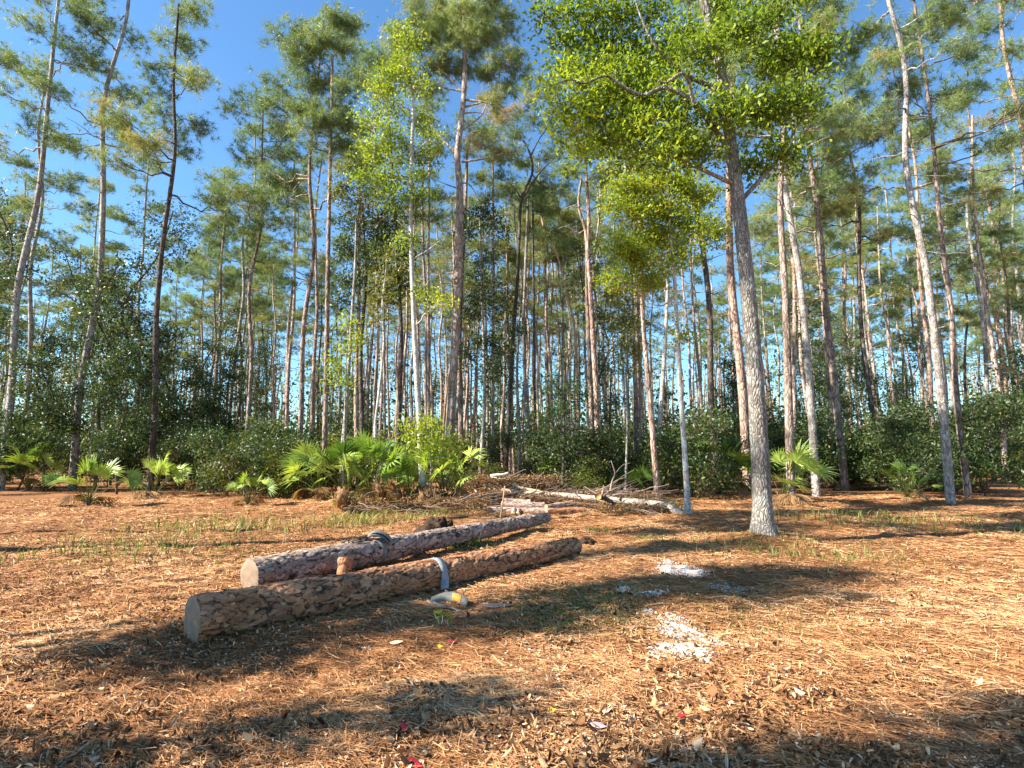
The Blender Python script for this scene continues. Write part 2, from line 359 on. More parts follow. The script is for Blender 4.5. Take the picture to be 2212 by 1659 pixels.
# ------------------------------------------------------------------ ground
def axis(lo, hi, step, far_lo, far_hi):
    mid = np.arange(lo, hi + 1e-6, step)
    def grow(start, end):
        out, s, x = [], step, start
        sg = 1 if end > start else -1
        while sg * (end - x) > 0:
            s *= 1.13; x += sg * s; out.append(x)
        return out
    return np.concatenate([grow(lo, far_lo)[::-1], mid, grow(hi, far_hi)])
xs, ys = axis(-5.5, 5.5, .035, -420, 420), axis(1.8, 12, .035, -60, 520)
gx, gy = np.meshgrid(xs, ys, indexing='ij')
gv = np.stack([gx, gy, height(gx, gy)], -1).reshape(-1, 3)
nx, ny = len(xs), len(ys)
i, j = np.meshgrid(np.arange(nx - 1), np.arange(ny - 1), indexing='ij')
b = (i * ny + j).ravel()
g = Geo(); g.add(gv, np.stack([b, b + ny, b + ny + 1, b + 1], -1))
tag(g.build('ground', ground_mat(), smooth=True), 'ground of brown pine straw and bare soil in the clearing', kind='structure')

# ------------------------------------------------------------------ litter (nobody could count it)
def scatter(n, d0, d1, p, half=62):
    """points in the clearing, thinning with distance"""
    e = p + 2
    d = (d0 ** e + R.random(n) * (d1 ** e - d0 ** e)) ** (1 / e)
    a = np.radians(R.uniform(-half, half, n))
    x, y = d * np.sin(a), d * np.cos(a)
    return x, y, d
def flat_bits(g, x, y, L, W, ang, tilt, tint, lift=.006, fold=.0, curl=.25):
    """curled six-sided flakes: dead leaves, chips"""
    n = len(x); ca, sa = np.cos(ang), np.sin(ang)
    z = height(x, y) + lift
    d = np.stack([ca * np.cos(tilt), sa * np.cos(tilt), np.sin(tilt)], -1)
    roll = R.normal(0, .4, n)
    s = np.stack([-sa * np.cos(roll), ca * np.cos(roll), np.sin(roll)], -1)
    u = np.cross(d, s)
    c = np.stack([x, y, z + (np.abs(np.sin(tilt)) * L + np.abs(np.sin(roll)) * W) * .5], -1)
    L, W = L[:, None], W[:, None]
    cv = R.normal(0, curl, (n, 1)) * L; fo = R.normal(fold, .2, (n, 1)) * W
    j = lambda lo, hi: R.uniform(lo, hi, (n, 1))
    v = np.stack([c - d * L * .5 + u * cv, c - d * L * j(.1, .25) + s * W * j(.35, .55) + u * fo, c + d * L * j(.12, .28) + s * W * j(.3, .5) + u * fo, c + d * L * .5 + u * cv,
                  c + d * L * j(.12, .28) - s * W * j(.3, .5) + u * fo, c - d * L * j(.1, .25) - s * W * j(.35, .55) + u * fo], 1)
    k = np.arange(n)[:, None] * 6
    g.add(v.reshape(-1, 3), np.vstack([k + np.array([[0, 1, 2, 3]]), k + np.array([[0, 3, 4, 5]])]), None, np.repeat(np.clip(tint, 0, 1), 6))
def strips(g, x, y, L, W, ang, tilt, tint, lift=.008):
    n = len(x)
    d = np.stack([np.cos(ang) * np.cos(tilt), np.sin(ang) * np.cos(tilt), np.sin(tilt)], -1)
    s = np.stack([-np.sin(ang), np.cos(ang), R.normal(0, .3, n)], -1) * W[:, None] * .5
    c = np.stack([x, y, height(x, y) + lift + np.abs(np.sin(tilt)) * L * .5], -1)
    a, b_ = c - d * L[:, None] * .5, c + d * L[:, None] * .5
    bend = np.stack([-np.sin(ang), np.cos(ang), np.zeros(n)], -1) * (L * R.normal(0, .08, n))[:, None]
    m = c + bend
    v = np.stack([a - s * .6, a + s * .6, m + s, b_ + s * .3, b_ - s * .3, m - s], 1)
    k = np.arange(n)[:, None] * 6
    q = np.vstack([k + np.array([[0, 1, 2, 5]]), k + np.array([[5, 2, 3, 4]])])
    g.add(v.reshape(-1, 3), q, None, np.repeat(np.clip(tint, 0, 1), 6))

n = 360000
x, y, d = scatter(n, 2.2, 24, -1.35)
patch = vnoise(x, y, 1.1, 8)
ang = np.where(R.random(n) < .55, R.normal(-.55, .5, n), R.uniform(0, 6.28, n))
g = Geo(); strips(g, x, y, R.uniform(.07, .19, n), .0022 + .0007 * d, ang, R.normal(0, .09, n), R.normal(.60, .2, n) + (patch - .5) * .5, lift=.004 + 0 * d)
tag(g.build('fallen_needles', M['straw']), 'orange brown pine needles strewn over the clearing', kind='stuff')

n = 95000
x, y, d = scatter(n, 2.2, 20, -2.1)
keep = vnoise(x, y, .9, 5) + vnoise(x, y, .3, 6) * .8 + R.random(n) * .4 > 1.03
x, y, d = x[keep], y[keep], d[keep]; n = len(x)
g = Geo(); flat_bits(g, x, y, (.012 + .045 * R.random(n) ** 2.4) * np.where(d < 4.2, 1.4, 1), R.uniform(.007, .022, n), R.uniform(0, 6.28, n), R.normal(0, .5, n), R.normal(.5, .33, n), fold=.25)
tag(g.build('leaf_litter', M['litter']), 'curled brown and tan dead leaves scattered on the pine straw', kind='stuff')

n = 80000
x, y, d = scatter(n, 2.2, 16, -1.95)
keep = vnoise(x, y, .7, 15) + R.random(n) * .5 > .82
x, y, d = x[keep], y[keep], d[keep]; n = len(x)
g = Geo(); flat_bits(g, x, y, R.uniform(.006, .026, n), R.uniform(.004, .015, n), R.uniform(0, 6.28, n), R.normal(0, .3, n), R.normal(.5, .25, n), lift=.01, fold=.1)
tag(g.build('wood_chips', M['chips']), 'small pale chips of wood and bark on the straw', kind='stuff')

# grass: sparse blades in a few patches
g = Geo()
def grass_patch(x0, y0, rx, ry, n, hgt, tint=.45):
    c = on_ground(x0, y0); k = n
    gx_, gy_ = c[0] + R.normal(0, px(rx, c[1]), k), c[1] + R.normal(0, ry, k)
    z = height(gx_, gy_)
    lean = R.normal(0, .45, (k, 2)); h = hgt * R.uniform(.4, 1.15, k)
    base = np.stack([gx_, gy_, z - .01], -1); w = np.stack([np.cos(a_ := R.uniform(0, 6.28, k)), np.sin(a_), np.zeros(k)], -1) * (.0025 + .0005 * c[1])
    mid = base + np.stack([lean[:, 0] * h * .35, lean[:, 1] * h * .35, h * .6], -1)
    tip = base + np.stack([lean[:, 0] * h, lean[:, 1] * h, h * .95], -1)
    v = np.stack([base - w, base + w, mid + w * .8, tip + w * .1, tip - w * .1, mid - w * .8], 1)
    kk = np.arange(k)[:, None] * 6
    g.add(v.reshape(-1, 3), np.vstack([kk + np.array([[0, 1, 2, 5]]), kk + np.array([[5, 2, 3, 4]])]), None, np.repeat(np.clip(R.normal(tint, .2, k), 0, 1), 6))
for (x0, y0, rx, ry, n, h, t) in [
    (1230, 1315, 60, .35, 900, .05, .3), (1320, 1300, 50, .3, 700, .05, .25), (1330, 1345, 45, .25, 600, .05, .2), (1250, 1285, 60, .3, 500, .05, .45),
    (1180, 1335, 40, .25, 350, .06, .4), (985, 1180, 18, .16, 260, .2, .4), (1020, 1175, 30, .3, 200, .14, .35), (1158, 1140, 6, .1, 26, .28, .75),
    (780, 1120, 40, .5, 330, .22, .75), (860, 1108, 14, .25, 130, .3, .7), (760, 1095, 20, .4, 240, .35, .8), (830, 1130, 50, .6, 300, .14, .75),
    (940, 1115, 40, .5, 260, .16, .7), (1410, 1098, 35, .3, 300, .3, .5), (1330, 1095, 25, .3, 160, .25, .8), (1400, 1168, 12, .15, 90, .1, .6),
    (1290, 1150, 18, .2, 120, .12, .6), (500, 1140, 120, .9, 700, .2, .7), (300, 1190, 140, .9, 700, .15, .6), (1700, 1190, 140, .8, 600, .14, .5), (1900, 1130, 140, .9, 600, .2, .6),
    (640, 1300, 70, .5, 260, .12, .5), (1640, 1330, 120, .5, 700, .06, .3)]:
    grass_patch(x0, y0, rx, ry, n, h, t)
tag(g.build('grass', M['grass']), 'sparse green and straw coloured grass growing through the needles', kind='stuff')

# white crushed limerock on the right
g = Geo()
OCT = np.array([[1, 0, 0], [-1, 0, 0], [0, 1, 0], [0, -1, 0], [0, 0, .7], [0, 0, -.7]], float)
OCF = np.array([[0, 2, 4], [2, 1, 4], [1, 3, 4], [3, 0, 4], [2, 0, 5], [1, 2, 5], [3, 1, 5], [0, 3, 5]])
def rocks(x0, y0, rx, ry, n, smin, smax):
    n = int(n * 1.7); c = on_ground(x0, y0)
    a, r = R.uniform(0, 6.28, n), np.sqrt(R.random(n)) * (1 + .35 * R.normal(size=n))
    x, y = c[0] + px(rx, c[1]) * r * np.cos(a), c[1] + ry * r * np.sin(a)
    keep = vnoise(x, y, .22, 21) + R.random(n) * .3 > .42
    x, y = x[keep], y[keep]; n = len(x)
    z = height(x, y) + .004
    s = smin * (smax / smin) ** R.random(n)
    v = OCT[None] * s[:, None, None] * R.uniform(.6, 1.4, (n, 6, 1)); v[..., 2] *= .6
    th = R.uniform(0, 6.28, n); ct, st = np.cos(th)[:, None], np.sin(th)[:, None]
    vx, vy = v[..., 0] * ct - v[..., 1] * st, v[..., 0] * st + v[..., 1] * ct
    v = np.stack([vx + x[:, None], vy + y[:, None], v[..., 2] + z[:, None]], -1)
    f = (np.arange(n)[:, None, None] * 6 + OCF[None]).reshape(-1, 3)
    g.add(v.reshape(-1, 3), None, f, np.repeat(R.normal(.72, .25, n).clip(0, 1), 6))
for a_ in [(1462, 1239, 30, .22, 2600, .003, .014), (1440, 1242, 12, .1, 160, .006, .02), (1350, 1285, 16, .12, 360, .003, .018), (1370, 1288, 12, .08, 200, .003, .018), (1410, 1290, 28, .05, 200, .005, .02),
           (1455, 1345, 22, .12, 700, .003, .018), (1470, 1366, 34, .16, 3200, .0025, .015), (1475, 1410, 38, .18, 4600, .0025, .015), (1430, 1395, 16, .1, 160, .003, .018), (1412, 1412, 10, .06, 60, .01, .03), (1475, 1605, 22, .1, 260, .005, .02),
           (1395, 1330, 14, .06, 70, .006, .02), (1300, 1322, 14, .05, 40, .006, .018), (790, 1383, 12, .03, 24, .006, .018),
           (1530, 1380, 50, .22, 1800, .003, .016), (1500, 1245, 30, .16, 900, .003, .016), (1560, 1270, 50, .12, 300, .003, .014)]:
    rocks(*a_)
tag(g.build('white_gravel', M['rock']), 'patches of crushed white limerock showing through the straw', kind='stuff')

# ------------------------------------------------------------------ felled logs
def bark_tube(L, r0, r1, nseg, nring, amp, cell=(.085, .19), seed=0, bend=0.0):
    """log along local z with modelled bark plates"""
    zz = np.linspace(0, L, nseg); a = np.arange(nring) / nring * 2 * math.pi
    v, tint, aux = [], [], []
    for iz, z in enumerate(zz):
        t = z / L; r = r0 + (r1 - r0) * t
        cx = bend * math.sin(math.pi * t); wob = 1 + .03 * math.sin(z * 2.1 + seed) + .02 * math.sin(z * 5.3 + 2 * seed)
        for ia in range(nring):
            ca, sa = math.cos(a[ia]), math.sin(a[ia])
            pv = Vector((ca * r * 8 + seed, sa * r * 8, z * 3.5)); w1 = mnoise.noise(pv) * .9 + mnoise.noise(pv * 2.7) * .45; w2 = mnoise.noise(pv * 1.3 + Vector((9, 2, 4))) * .9 + mnoise.noise(pv * 3.9) * .35
            dist, pt = mnoise.voronoi(Vector((ca * r / cell[0] + w1 + seed * 7, sa * r / cell[0] + w2, z / cell[1] + w1 + w2)))
            d2, p2 = mnoise.voronoi(Vector((ca * r / cell[0] * 2.3 + w2 * 2, sa * r / cell[0] * 2.3 + w1 * 2 + seed, z / cell[1] * 2.1 + w1 * 2)))
            rnd = lambda q: (math.sin(q[0] * 12.9898 + q[1] * 78.233 + q[2] * 37.7) * 43758.5453) % 1.0
            h1, h2 = rnd(pt[0]), rnd(p2[0])
            gate = .5 + mnoise.noise(pv * 1.9 + Vector((3, 7, 1))) * 1.1
            e1 = min(1.0, (dist[1] - dist[0]) / max(.02, .20 * gate + .04)); e2 = min(1.0, (d2[1] - d2[0]) / max(.02, .22 * (1 - gate)))
            pl = e1 * (.45 + .55 * e2); h = .55 * h1 + .45 * h2
            fine = mnoise.noise(Vector((ca * r * 45, sa * r * 45, z * 30 + seed)))
            rr = r * wob + amp * (e1 * .45 + .9 * h1 + e2 * .22 + .6 * h2 + .3 * fine + .6 * mnoise.noise(pv * .6) - .8)
            v.append((cx + rr * ca, rr * sa, z)); tint.append(h); aux.append(pl)
    n = nring
    i = np.arange(nseg - 1)[:, None] * n; j = np.arange(n)[None, :]; k = (j + 1) % n
    q = np.stack([i + j, i + k, i + n + k, i + n + j], -1).reshape(-1, 4)
    gg = Geo(); gg.add(np.array(v), q, None, np.array(tint), np.array(aux))
    nf = int(L * 70 * (r0 / .15)); ii, jj = R.integers(2, nseg - 2, nf), R.integers(0, nring, nf)     # lifted flakes along the bark
    vv = np.array(v).reshape(nseg, nring, 3); p0 = vv[ii, jj]; out = p0.copy(); out[:, 2] = 0; out = norm(out)
    tz = norm(np.array([0, 0, 1.]) * R.choice([-1, 1], (nf, 1)) + np.cross(out, [0, 0, 1.]) * R.normal(0, .5, (nf, 1))); sd = np.cross(out, tz)
    Lf = (r0 / .15) * R.uniform(.02, .07, (nf, 1)); lift = R.uniform(.05, .3, (nf, 1))
    fv = np.stack([p0 - sd * Lf * .3 - out * .004, p0 + sd * Lf * .28 - out * .004, p0 + tz * Lf * .6 + sd * Lf * .3 + out * lift * Lf * .6, p0 + tz * Lf + out * lift * Lf, p0 + tz * Lf * .65 - sd * Lf * .26 + out * lift * Lf * .7], 1)
    k5 = np.arange(nf)[:, None] * 5
    gg.add(fv.reshape(-1, 3), k5 + np.array([[0, 1, 2, 4]]), k5 + np.array([[4, 2, 3]]), np.repeat(R.uniform(.2, 1, nf), 5), .9)
    return gg, np.array(v).reshape(nseg, nring, 3)
def end_face(ring, z_out):
    gg = Geo(); c = ring.mean(0); n = len(ring)
    inner = c + (ring - c) * .93; v = [ring]; 
    rim = c + (ring - c) * .985; rim[:, 2] += z_out * .002; mid = c + (ring - c) * .5; mid[:, 2] += z_out * .006
    cc = c.copy(); cc[2] += z_out * .006
    vs = np.vstack([ring, rim, mid, cc[None]]); j = np.arange(n); k = (j + 1) % n
    q = np.vstack([np.stack([j, k, n + k, n + j], -1), np.stack([n + j, n + k, 2 * n + k, 2 * n + j], -1)])
    t = np.stack([2 * n + j, 2 * n + k, np.full(n, 3 * n)], -1)
    gg.add(vs, q, t); return gg
def make_log(name, a, b, r0, r1, mat, cutm, label, cat, group=None, amp=.014, seg=.012, ring=110, cell=(.075, .17), seed=0, bend=0.0, cat_cut=True, roll=0.0):
    a, b = np.asarray(a, float), np.asarray(b, float); L = float(np.linalg.norm(b - a))
    root = empty(name, a, label, cat, group)
    root.rotation_mode = 'QUATERNION'; root.rotation_quaternion = Vector(b - a).to_track_quat('Z', 'Y')
    gg, rings = bark_tube(L, r0, r1, max(12, int(L / seg)), ring, amp, cell, seed, bend)
    gg.build('bark', M[mat], root, smooth=True)
    end_face(rings[0], -1).build('cut_face', M[cutm], root); end_face(rings[-1], 1).build('cut_face', M[cutm], root)
    return root

def shift(p, d, k): return np.array([p[0] + d[0] * k, p[1] + d[1] * k])
# near log
A = on_ground(732, 1321); B = on_ground(1252, 1202)
dv = norm((B - A)[:2]); nl = np.array([-dv[1], dv[0]])
r0, r1 = .165, .125
A2, B2 = A[:2] + nl * .10 - dv * 1.25, B[:2] + nl * .08
L1a = np.array([A2[0], A2[1], hz(*A2) * .3 + .165]); L1b = np.array([B2[0], B2[1], .125 + hz(*B2) * .3])
make_log('pine_log', L1a, L1b, .17, .125, 'log_red', 'old_cut', 'reddish flaky pine log in front, crossed by a grey strap', 'log', amp=.017, seed=1)
# second log, its far end held off the ground
C_, D_ = on_ground(731, 1242), at(1181, 1120, 11.2)
dv2 = norm((D_ - C_)[:2]); nl2 = np.array([-dv2[1], dv2[0]])
C2 = C_[:2] + nl2 * .10 - dv2 * 1.1
L2a = np.array([C2[0], C2[1], .165]); L2b = np.array([D_[0], D_[1], D_[2] + .02])
make_log('pine_log', L2a, L2b, .178, .095, 'log_grey', 'old_cut', 'grey plated pine log behind, wrapped in a dark folded strap, far end off the ground', 'log', amp=.015, seed=5)

def log_frame(a, b, ra, rb, t):
    d = norm(b - a); up = np.array([0, 0, 1.]); s = norm(np.cross(d, up)); u = np.cross(s, d)   # s points to the camera side
    return a + (b - a) * t, d, s, u, ra + (rb - ra) * t
def t_at(a, b, xD):
    best = min(np.linspace(0, 1, 400), key=lambda t: abs((lambda p: 1106 + 1659 * FOC * p[0] / (p[1] * cP + (p[2] - CAM_Z) * sP) - xD)(a + (b - a) * t)))
    return best
def ribbon(g, pts, wid, w, thick=.004, tint=.5):
    """flat strap with thickness through pts, width vector per point"""
    p = np.asarray(pts, float); wv = norm(np.asarray(wid, float)) * (w * .5); d = norm(np.gradient(p, axis=0)); nn = norm(np.cross(d, wv)) * (thick * .5)
    v = np.stack([p - wv - nn, p + wv - nn, p + wv + nn, p - wv + nn], 1); m = len(p)
    i = np.arange(m - 1)[:, None] * 4; j = np.arange(4)[None, :]; k = (j + 1) % 4
    q = np.stack([i + j, i + k, i + 4 + k, i + 4 + j], -1).reshape(-1, 4)
    q = np.vstack([q, [[0, 3, 2, 1]], [[4 * m - 4, 4 * m - 3, 4 * m - 2, 4 * m - 1]]])
    g.add(v.reshape(-1, 3), q, None, tint)

# grey strap over the near log
t = t_at(L1a, L1b, 940); c, dd, s, u, r = log_frame(L1a, L1b, .17, .125, t)
RR = r + .018
pts, wid = [], []
for ph in np.radians(np.linspace(165, 10, 22)):
    pts.append(c + (s * math.cos(ph) + u * math.sin(ph)) * RR); wid.append(dd)
base = c + s * (RR + .02) - dd * .01; gz = hz(base[0], base[1])
for k_, (hh, tw) in enumerate([(.72, .2), (.5, .5), (.32, .85), (.18, .6), (.06, .3)]):
    p = base.copy(); p[2] = gz + .02 + (c[2] - gz) * hh; p = p + s * .012 * k_ - dd * .012 * k_; pts.append(p); wid.append(dd * (1 - tw * .55) + s * tw * .6)
root = empty('webbing_strap', base * [1, 1, 0], 'grey webbing strap over the front log with an orange patch on its loose end', 'strap')
g = Geo(); ribbon(g, catmull(pts, 70), catmull(wid, 70), .088, .005); g.build('strap_band', M['strap'], root, smooth=False, origin=base * [1, 1, 0])
e0 = on_ground(930, 1296); e1 = on_ground(960, 1291); e2 = on_ground(985, 1292); e3 = on_ground(1010, 1298)
tp = [np.array([e[0], e[1], hz(e[0], e[1]) + z]) for e, z in ((e0, .03), (e1, .06), (e2, .065), (e3, .045))]
tw = [np.array([.1, .8, .6]), np.array([.1, .65, .75]), np.array([.05, .6, .8]), np.array([.1, .8, .6])]
g = Geo(); ribbon(g, catmull(tp, 40), catmull(tw, 40), .10, .006); g.build('loose_end', M['strap_edge'], root, origin=base * [1, 1, 0])
cp = catmull(tp, 40)[22:33]; cw = catmull(tw, 40)[22:33]
off = norm(np.cross(norm(np.gradient(cp, axis=0)), norm(cw))); off = off * np.where(off[:, 1:2] > 0, -1, 1) * .0055
g = Geo(); ribbon(g, cp + off, cw, .075, .003); g.build('label_patch', M['label'], root, origin=base * [1, 1, 0])
g = Geo()
for k_ in range(3):
    a_, b_ = on_ground(922 + k_ * 3, 1294 + k_ * 2), on_ground(975 + k_ * 12, 1302 + k_ * 3)
    ribbon(g, limb([a_[0], a_[1], hz(a_[0], a_[1]) + .02], [b_[0], b_[1], hz(b_[0], b_[1]) + .015], 0, 10, .05), np.tile([0, .5, .6], (10, 1)), .02, .004)
g.build('frayed_edge', M['strap_edge'], root, origin=base * [1, 1, 0])

# dark strap on the second log
t = t_at(L2a, L2b, 800); c, dd, s, u, r = log_frame(L2a, L2b, .178, .095, t); RR = r + .016
base2 = np.array([c[0], c[1], 0])
root = empty('webbing_strap', base2, 'dark folded webbing strap wrapped round the grey log with a stiff loop on top', 'strap')
pts = [c + (s * math.cos(p_) + u * math.sin(p_)) * RR + dd * (.10 * (math.cos(p_))) for p_ in np.radians(np.linspace(170, -62, 40))]
g = Geo(); ribbon(g, pts, np.tile(dd, (40, 1)), .075, .007); g.build('strap_band', M['strap_edge'], root, origin=base2)
pts = [c + u * (RR + .005) + s * k1 + dd * k2 + u * k3 for (k1, k2, k3) in ((-.05, -.04, .0), (.0, .0, .05), (.05, .05, .055), (.10, .12, .02), (.135, .17, -.03), (.15, .20, -.075))]
g = Geo(); ribbon(g, catmull(pts, 30), np.tile(dd * .75 - s * .5 + u * .25, (30, 1)), .10, .009)
g.build('loop_band', M['dark_strap'], root, origin=base2)
pts2 = [np.array(p_) + u * .028 + dd * .028 for p_ in pts]
g = Geo(); ribbon(g, catmull(pts2, 30), np.tile(dd * .6 - s * .5 + u * .25, (30, 1)), .075, .006); g.build('folded_end', M['strap_edge'], root, origin=base2)
pts = [c + u * RR + s * k1 + dd * k2 + u * k3 for (k1, k2, k3) in ((-.02, -.02, .02), (-.05, -.16, .035), (-.07, -.30, .02), (-.09, -.42, -.01))]
g = Geo(); ribbon(g, catmull(pts, 24), np.tile(s * .9 + u * .2, (24, 1)), .07, .008); g.build('strap_tail', M['dark_strap'], root, origin=base2)

# upright chunk of trunk between the logs, at the left
p = on_ground(741, 1256)
make_log('bark_chunk', [p[0], p[1], -.03], [p[0] + .01, p[1] + .04, .27], .075, .07, 'log_red', 'soil', 'narrow upright brown bark stub between the two long logs', 'bark stub', amp=.014, seed=9, ring=48)

# ------------------------------------------------------------------ far pile: cut logs
def far_log(p0, p1, Y0, Y1, r, mat, label, seed, r2=None, cutm='cut'):
    a, b_ = at(*p0, Y0), at(*p1, Y1)
    return make_log('cut_log', a, b_, r, r2 or r * .9, mat, cutm, label, 'log', 'cut logs in the far pile', amp=.010, seg=.03, ring=30, cell=(.05, .1), seed=seed)
far_log((1046, 1103), (1180, 1104), 14.2, 14.1, .085, 'log_pink', 'long pinkish log at the front left of the far pile', 11)
far_log((1180, 1106), (1264, 1103), 14.0, 14.3, .085, 'log_red', 'short reddish log lying at the right end of the far pile', 12)
far_log((1083, 1091), (1176, 1092), 14.6, 14.5, .085, 'log_pink', 'pale log lying second from the front in the far pile', 13)
far_log((1086, 1083), (1146, 1085), 15.1, 15.0, .075, 'log_pink', 'short pale log at the back of the far pile', 14)
far_log((1180, 1097), (1236, 1087), 14.7, 15.2, .075, 'log_grey', 'shaded grey log angled behind the right end of the far pile', 15)
far_log((1109, 1110), (1111, 1098), 13.45, 14.2, .046, 'log_pink', 'left one of two small round log ends facing out of the pile', 16)
far_log((1119, 1110), (1122, 1098), 13.5, 14.3, .043, 'log_pink', 'right one of two small round log ends facing out of the pile', 17)

# long fallen bare trunk
fp = [(1048, 1056.5, 17.6), (1110, 1062.6, 17.0), (1190, 1068, 16.3), (1286, 1077, 15.5), (1335, 1081.5, 15.1), (1393, 1085.7, 14.6), (1439, 1092.7, 14.2), (1461, 1104, 13.9), (1474, 1114, 13.75)]
W = np.array([at(*q) for q in fp]); o = W[-1] * [1, 1, 0]
root = empty('fallen_tree', o, 'long bare pale fallen trunk that bends down to the ground at its right end', 'fallen tree')
g = Geo(); cl = catmull(W, 70); tube(g, cl, np.linspace(.07, .092, 70), 16, .5, .09, True)
g.build('trunk', M['fallen_bark'], root, smooth=True, origin=o)
g = Geo()
for k_, off in enumerate([(.12, .1, .02), (-.05, .12, .16), (.22, -.06, .03), (.1, -.15, .02)]):
    tube(g, limb(W[-1] + [0, 0, .03], W[-1] + np.array(off), 0, 5, .1), np.linspace(.04, .01, 5), 7, .5, .2, True)
g.build('root_stub', M['tan_bark'], root, smooth=True, origin=o)
for k_ in range(7):
    g = Geo(); a_ = cl[8 + k_ * 5]; tube(g, limb(a_, a_ + R.normal(0, 1, 3) * [.3, .3, .1] + [0, -.1, .25], 0, 5, .15), np.linspace(.018, .005, 5), 5)
    g.build('dead_branch', M['stick'], root, smooth=True, origin=o)

# brushwood heap behind the logs
g = Geo(); gl = Geo()
def brush_region(x0, x1, y0, y1, Y0, Y1, n, rmax=.025, lmax=1.6):
    for _ in range(n):
        a_ = at(R.uniform(x0, x1), R.uniform(y0, y1), R.uniform(Y0, Y1)); a_[2] = max(a_[2], .02)
        th = R.normal(0, .5) + (0 if R.random() < .8 else 1.3); L = R.uniform(.3, lmax); el = R.normal(-.02, .22)
        b_ = a_ + L * np.array([math.cos(th) * math.cos(el), math.sin(th) * math.cos(el), math.sin(el)]); b_[2] = max(b_[2], .02)
        r = R.uniform(.005, rmax)
        tube(g, limb(a_, b_, 0, 5, .08), np.linspace(r, r * .5, 5), 5, R.beta(1.4, 3.0))
brush_region(1000, 1200, 1035, 1075, 17.3, 19, 420, .022, 1.0)
brush_region(1040, 1200, 1066, 1088, 15.6, 16.4, 120, .018, 1.1)
brush_region(1200, 1300, 1058, 1085, 16.6, 18.5, 100)
brush_region(1010, 1180, 1030, 1062, 17.2, 18.6, 26, .05, 1.5)
brush_region(1060, 1180, 1070, 1090, 15.6, 16.2, 14, .04, .9)
brush_region(1200, 1290, 1083, 1098, 14.9, 15.4, 40, .014, .8)
brush_region(960, 1060, 1075, 1105, 13.8, 15.5, 110, .015)
brush_region(1250, 1420, 1060, 1085, 15.4, 17, 70, .016)
brush_region(1290, 1440, 1092, 1110, 13.9, 14.6, 50, .012, .9)
brush_region(740, 980, 1085, 1112, 13.5, 15, 130, .014)
tag(g.build('brushwood_debris', M['stick']), 'tangle of dead sticks and branches heaped behind the cut logs', kind='stuff')
for (x0, x1, y0, y1, Y0, Y1, n_) in [(1005, 1210, 1028, 1075, 17.1, 19, 10000), (1040, 1200, 1066, 1090, 15.5, 16.4, 1500), (960, 1060, 1075, 1108, 13.7, 15.5, 1600), (1200, 1430, 1060, 1085, 16, 17.5, 1600), (1290, 1450, 1090, 1110, 13.9, 14.7, 1000), (740, 980, 1075, 1112, 13.5, 15.5, 3000)]:
    c = np.array([at(a_, b_, Y_) for a_, b_, Y_ in zip(R.uniform(x0, x1, n_), R.uniform(y0, y1, n_), R.uniform(Y0, Y1, n_))]); c[:, 2] = np.maximum(c[:, 2], .02)
    add_leaves(gl, c, .085, R.normal(.2 if x0 < 750 else .3, .26, n_), up=0, wide=.34)  # darker tint by the palmettos paints in the shadow on the ground there
tag(gl.build('dead_leaves', M['dead_palm']), 'dry brown leaves and thatch caught in the brushwood', kind='stuff')

def stick_thing(name, label, cat, pts, r0, r1, mat, tint=.7, n=20, sides=10, wob=.12):
    W = np.array(pts); o = W[0] * [1, 1, 0]
    root_g = Geo(); tube(root_g, catmull(W, n), np.linspace(r0, r1, n), sides, tint, wob, True)
    ob = root_g.build(name, M[mat], None, smooth=True, origin=o); ob.location = tuple(o); return tag(ob, label, cat)
stick_thing('broken_slab', 'pale split slab of wood lying on top of the brush heap', 'wood slab', [at(1060, 1029, 17.2), at(1074, 1026.5, 17.2), at(1084, 1026, 17.2), at(1098, 1022, 17.25)], .055, .035, 'pale_wood', .75, wob=.3)
stick_thing('splintered_stick', 'thin pale splintered stick just under the slab on the heap', 'stick', [at(1062, 1031, 17.1), at(1085, 1034, 17.1), at(1104, 1031, 17.2)], .02, .012, 'pale_wood', .55)
stick_thing('peeled_limb', 'peeled orange tan limb resting on the left half of the fallen trunk', 'limb', [at(1107, 1046, 16.8), at(1130, 1055, 16.75), at(1168, 1061, 16.6)], .055, .03, 'pale_wood', .3)
stick_thing('wooden_stake', 'thin yellowish brown stake standing in front of the log pile', 'stake', [on_ground(1080.5, 1126), at(1083, 1105, 12.6), at(1086.5, 1083, 12.6), at(1090.5, 1050, 12.65)], .024, .014, 'pale_wood', .05)
stick_thing('leaning_pole', 'thin grey dead pole leaning beside the bright palmetto', 'pole', [at(1040, 1075, 15.2), at(1020, 1052, 15.6), at(1002, 1028, 16)], .022, .014, 'stick', .95)

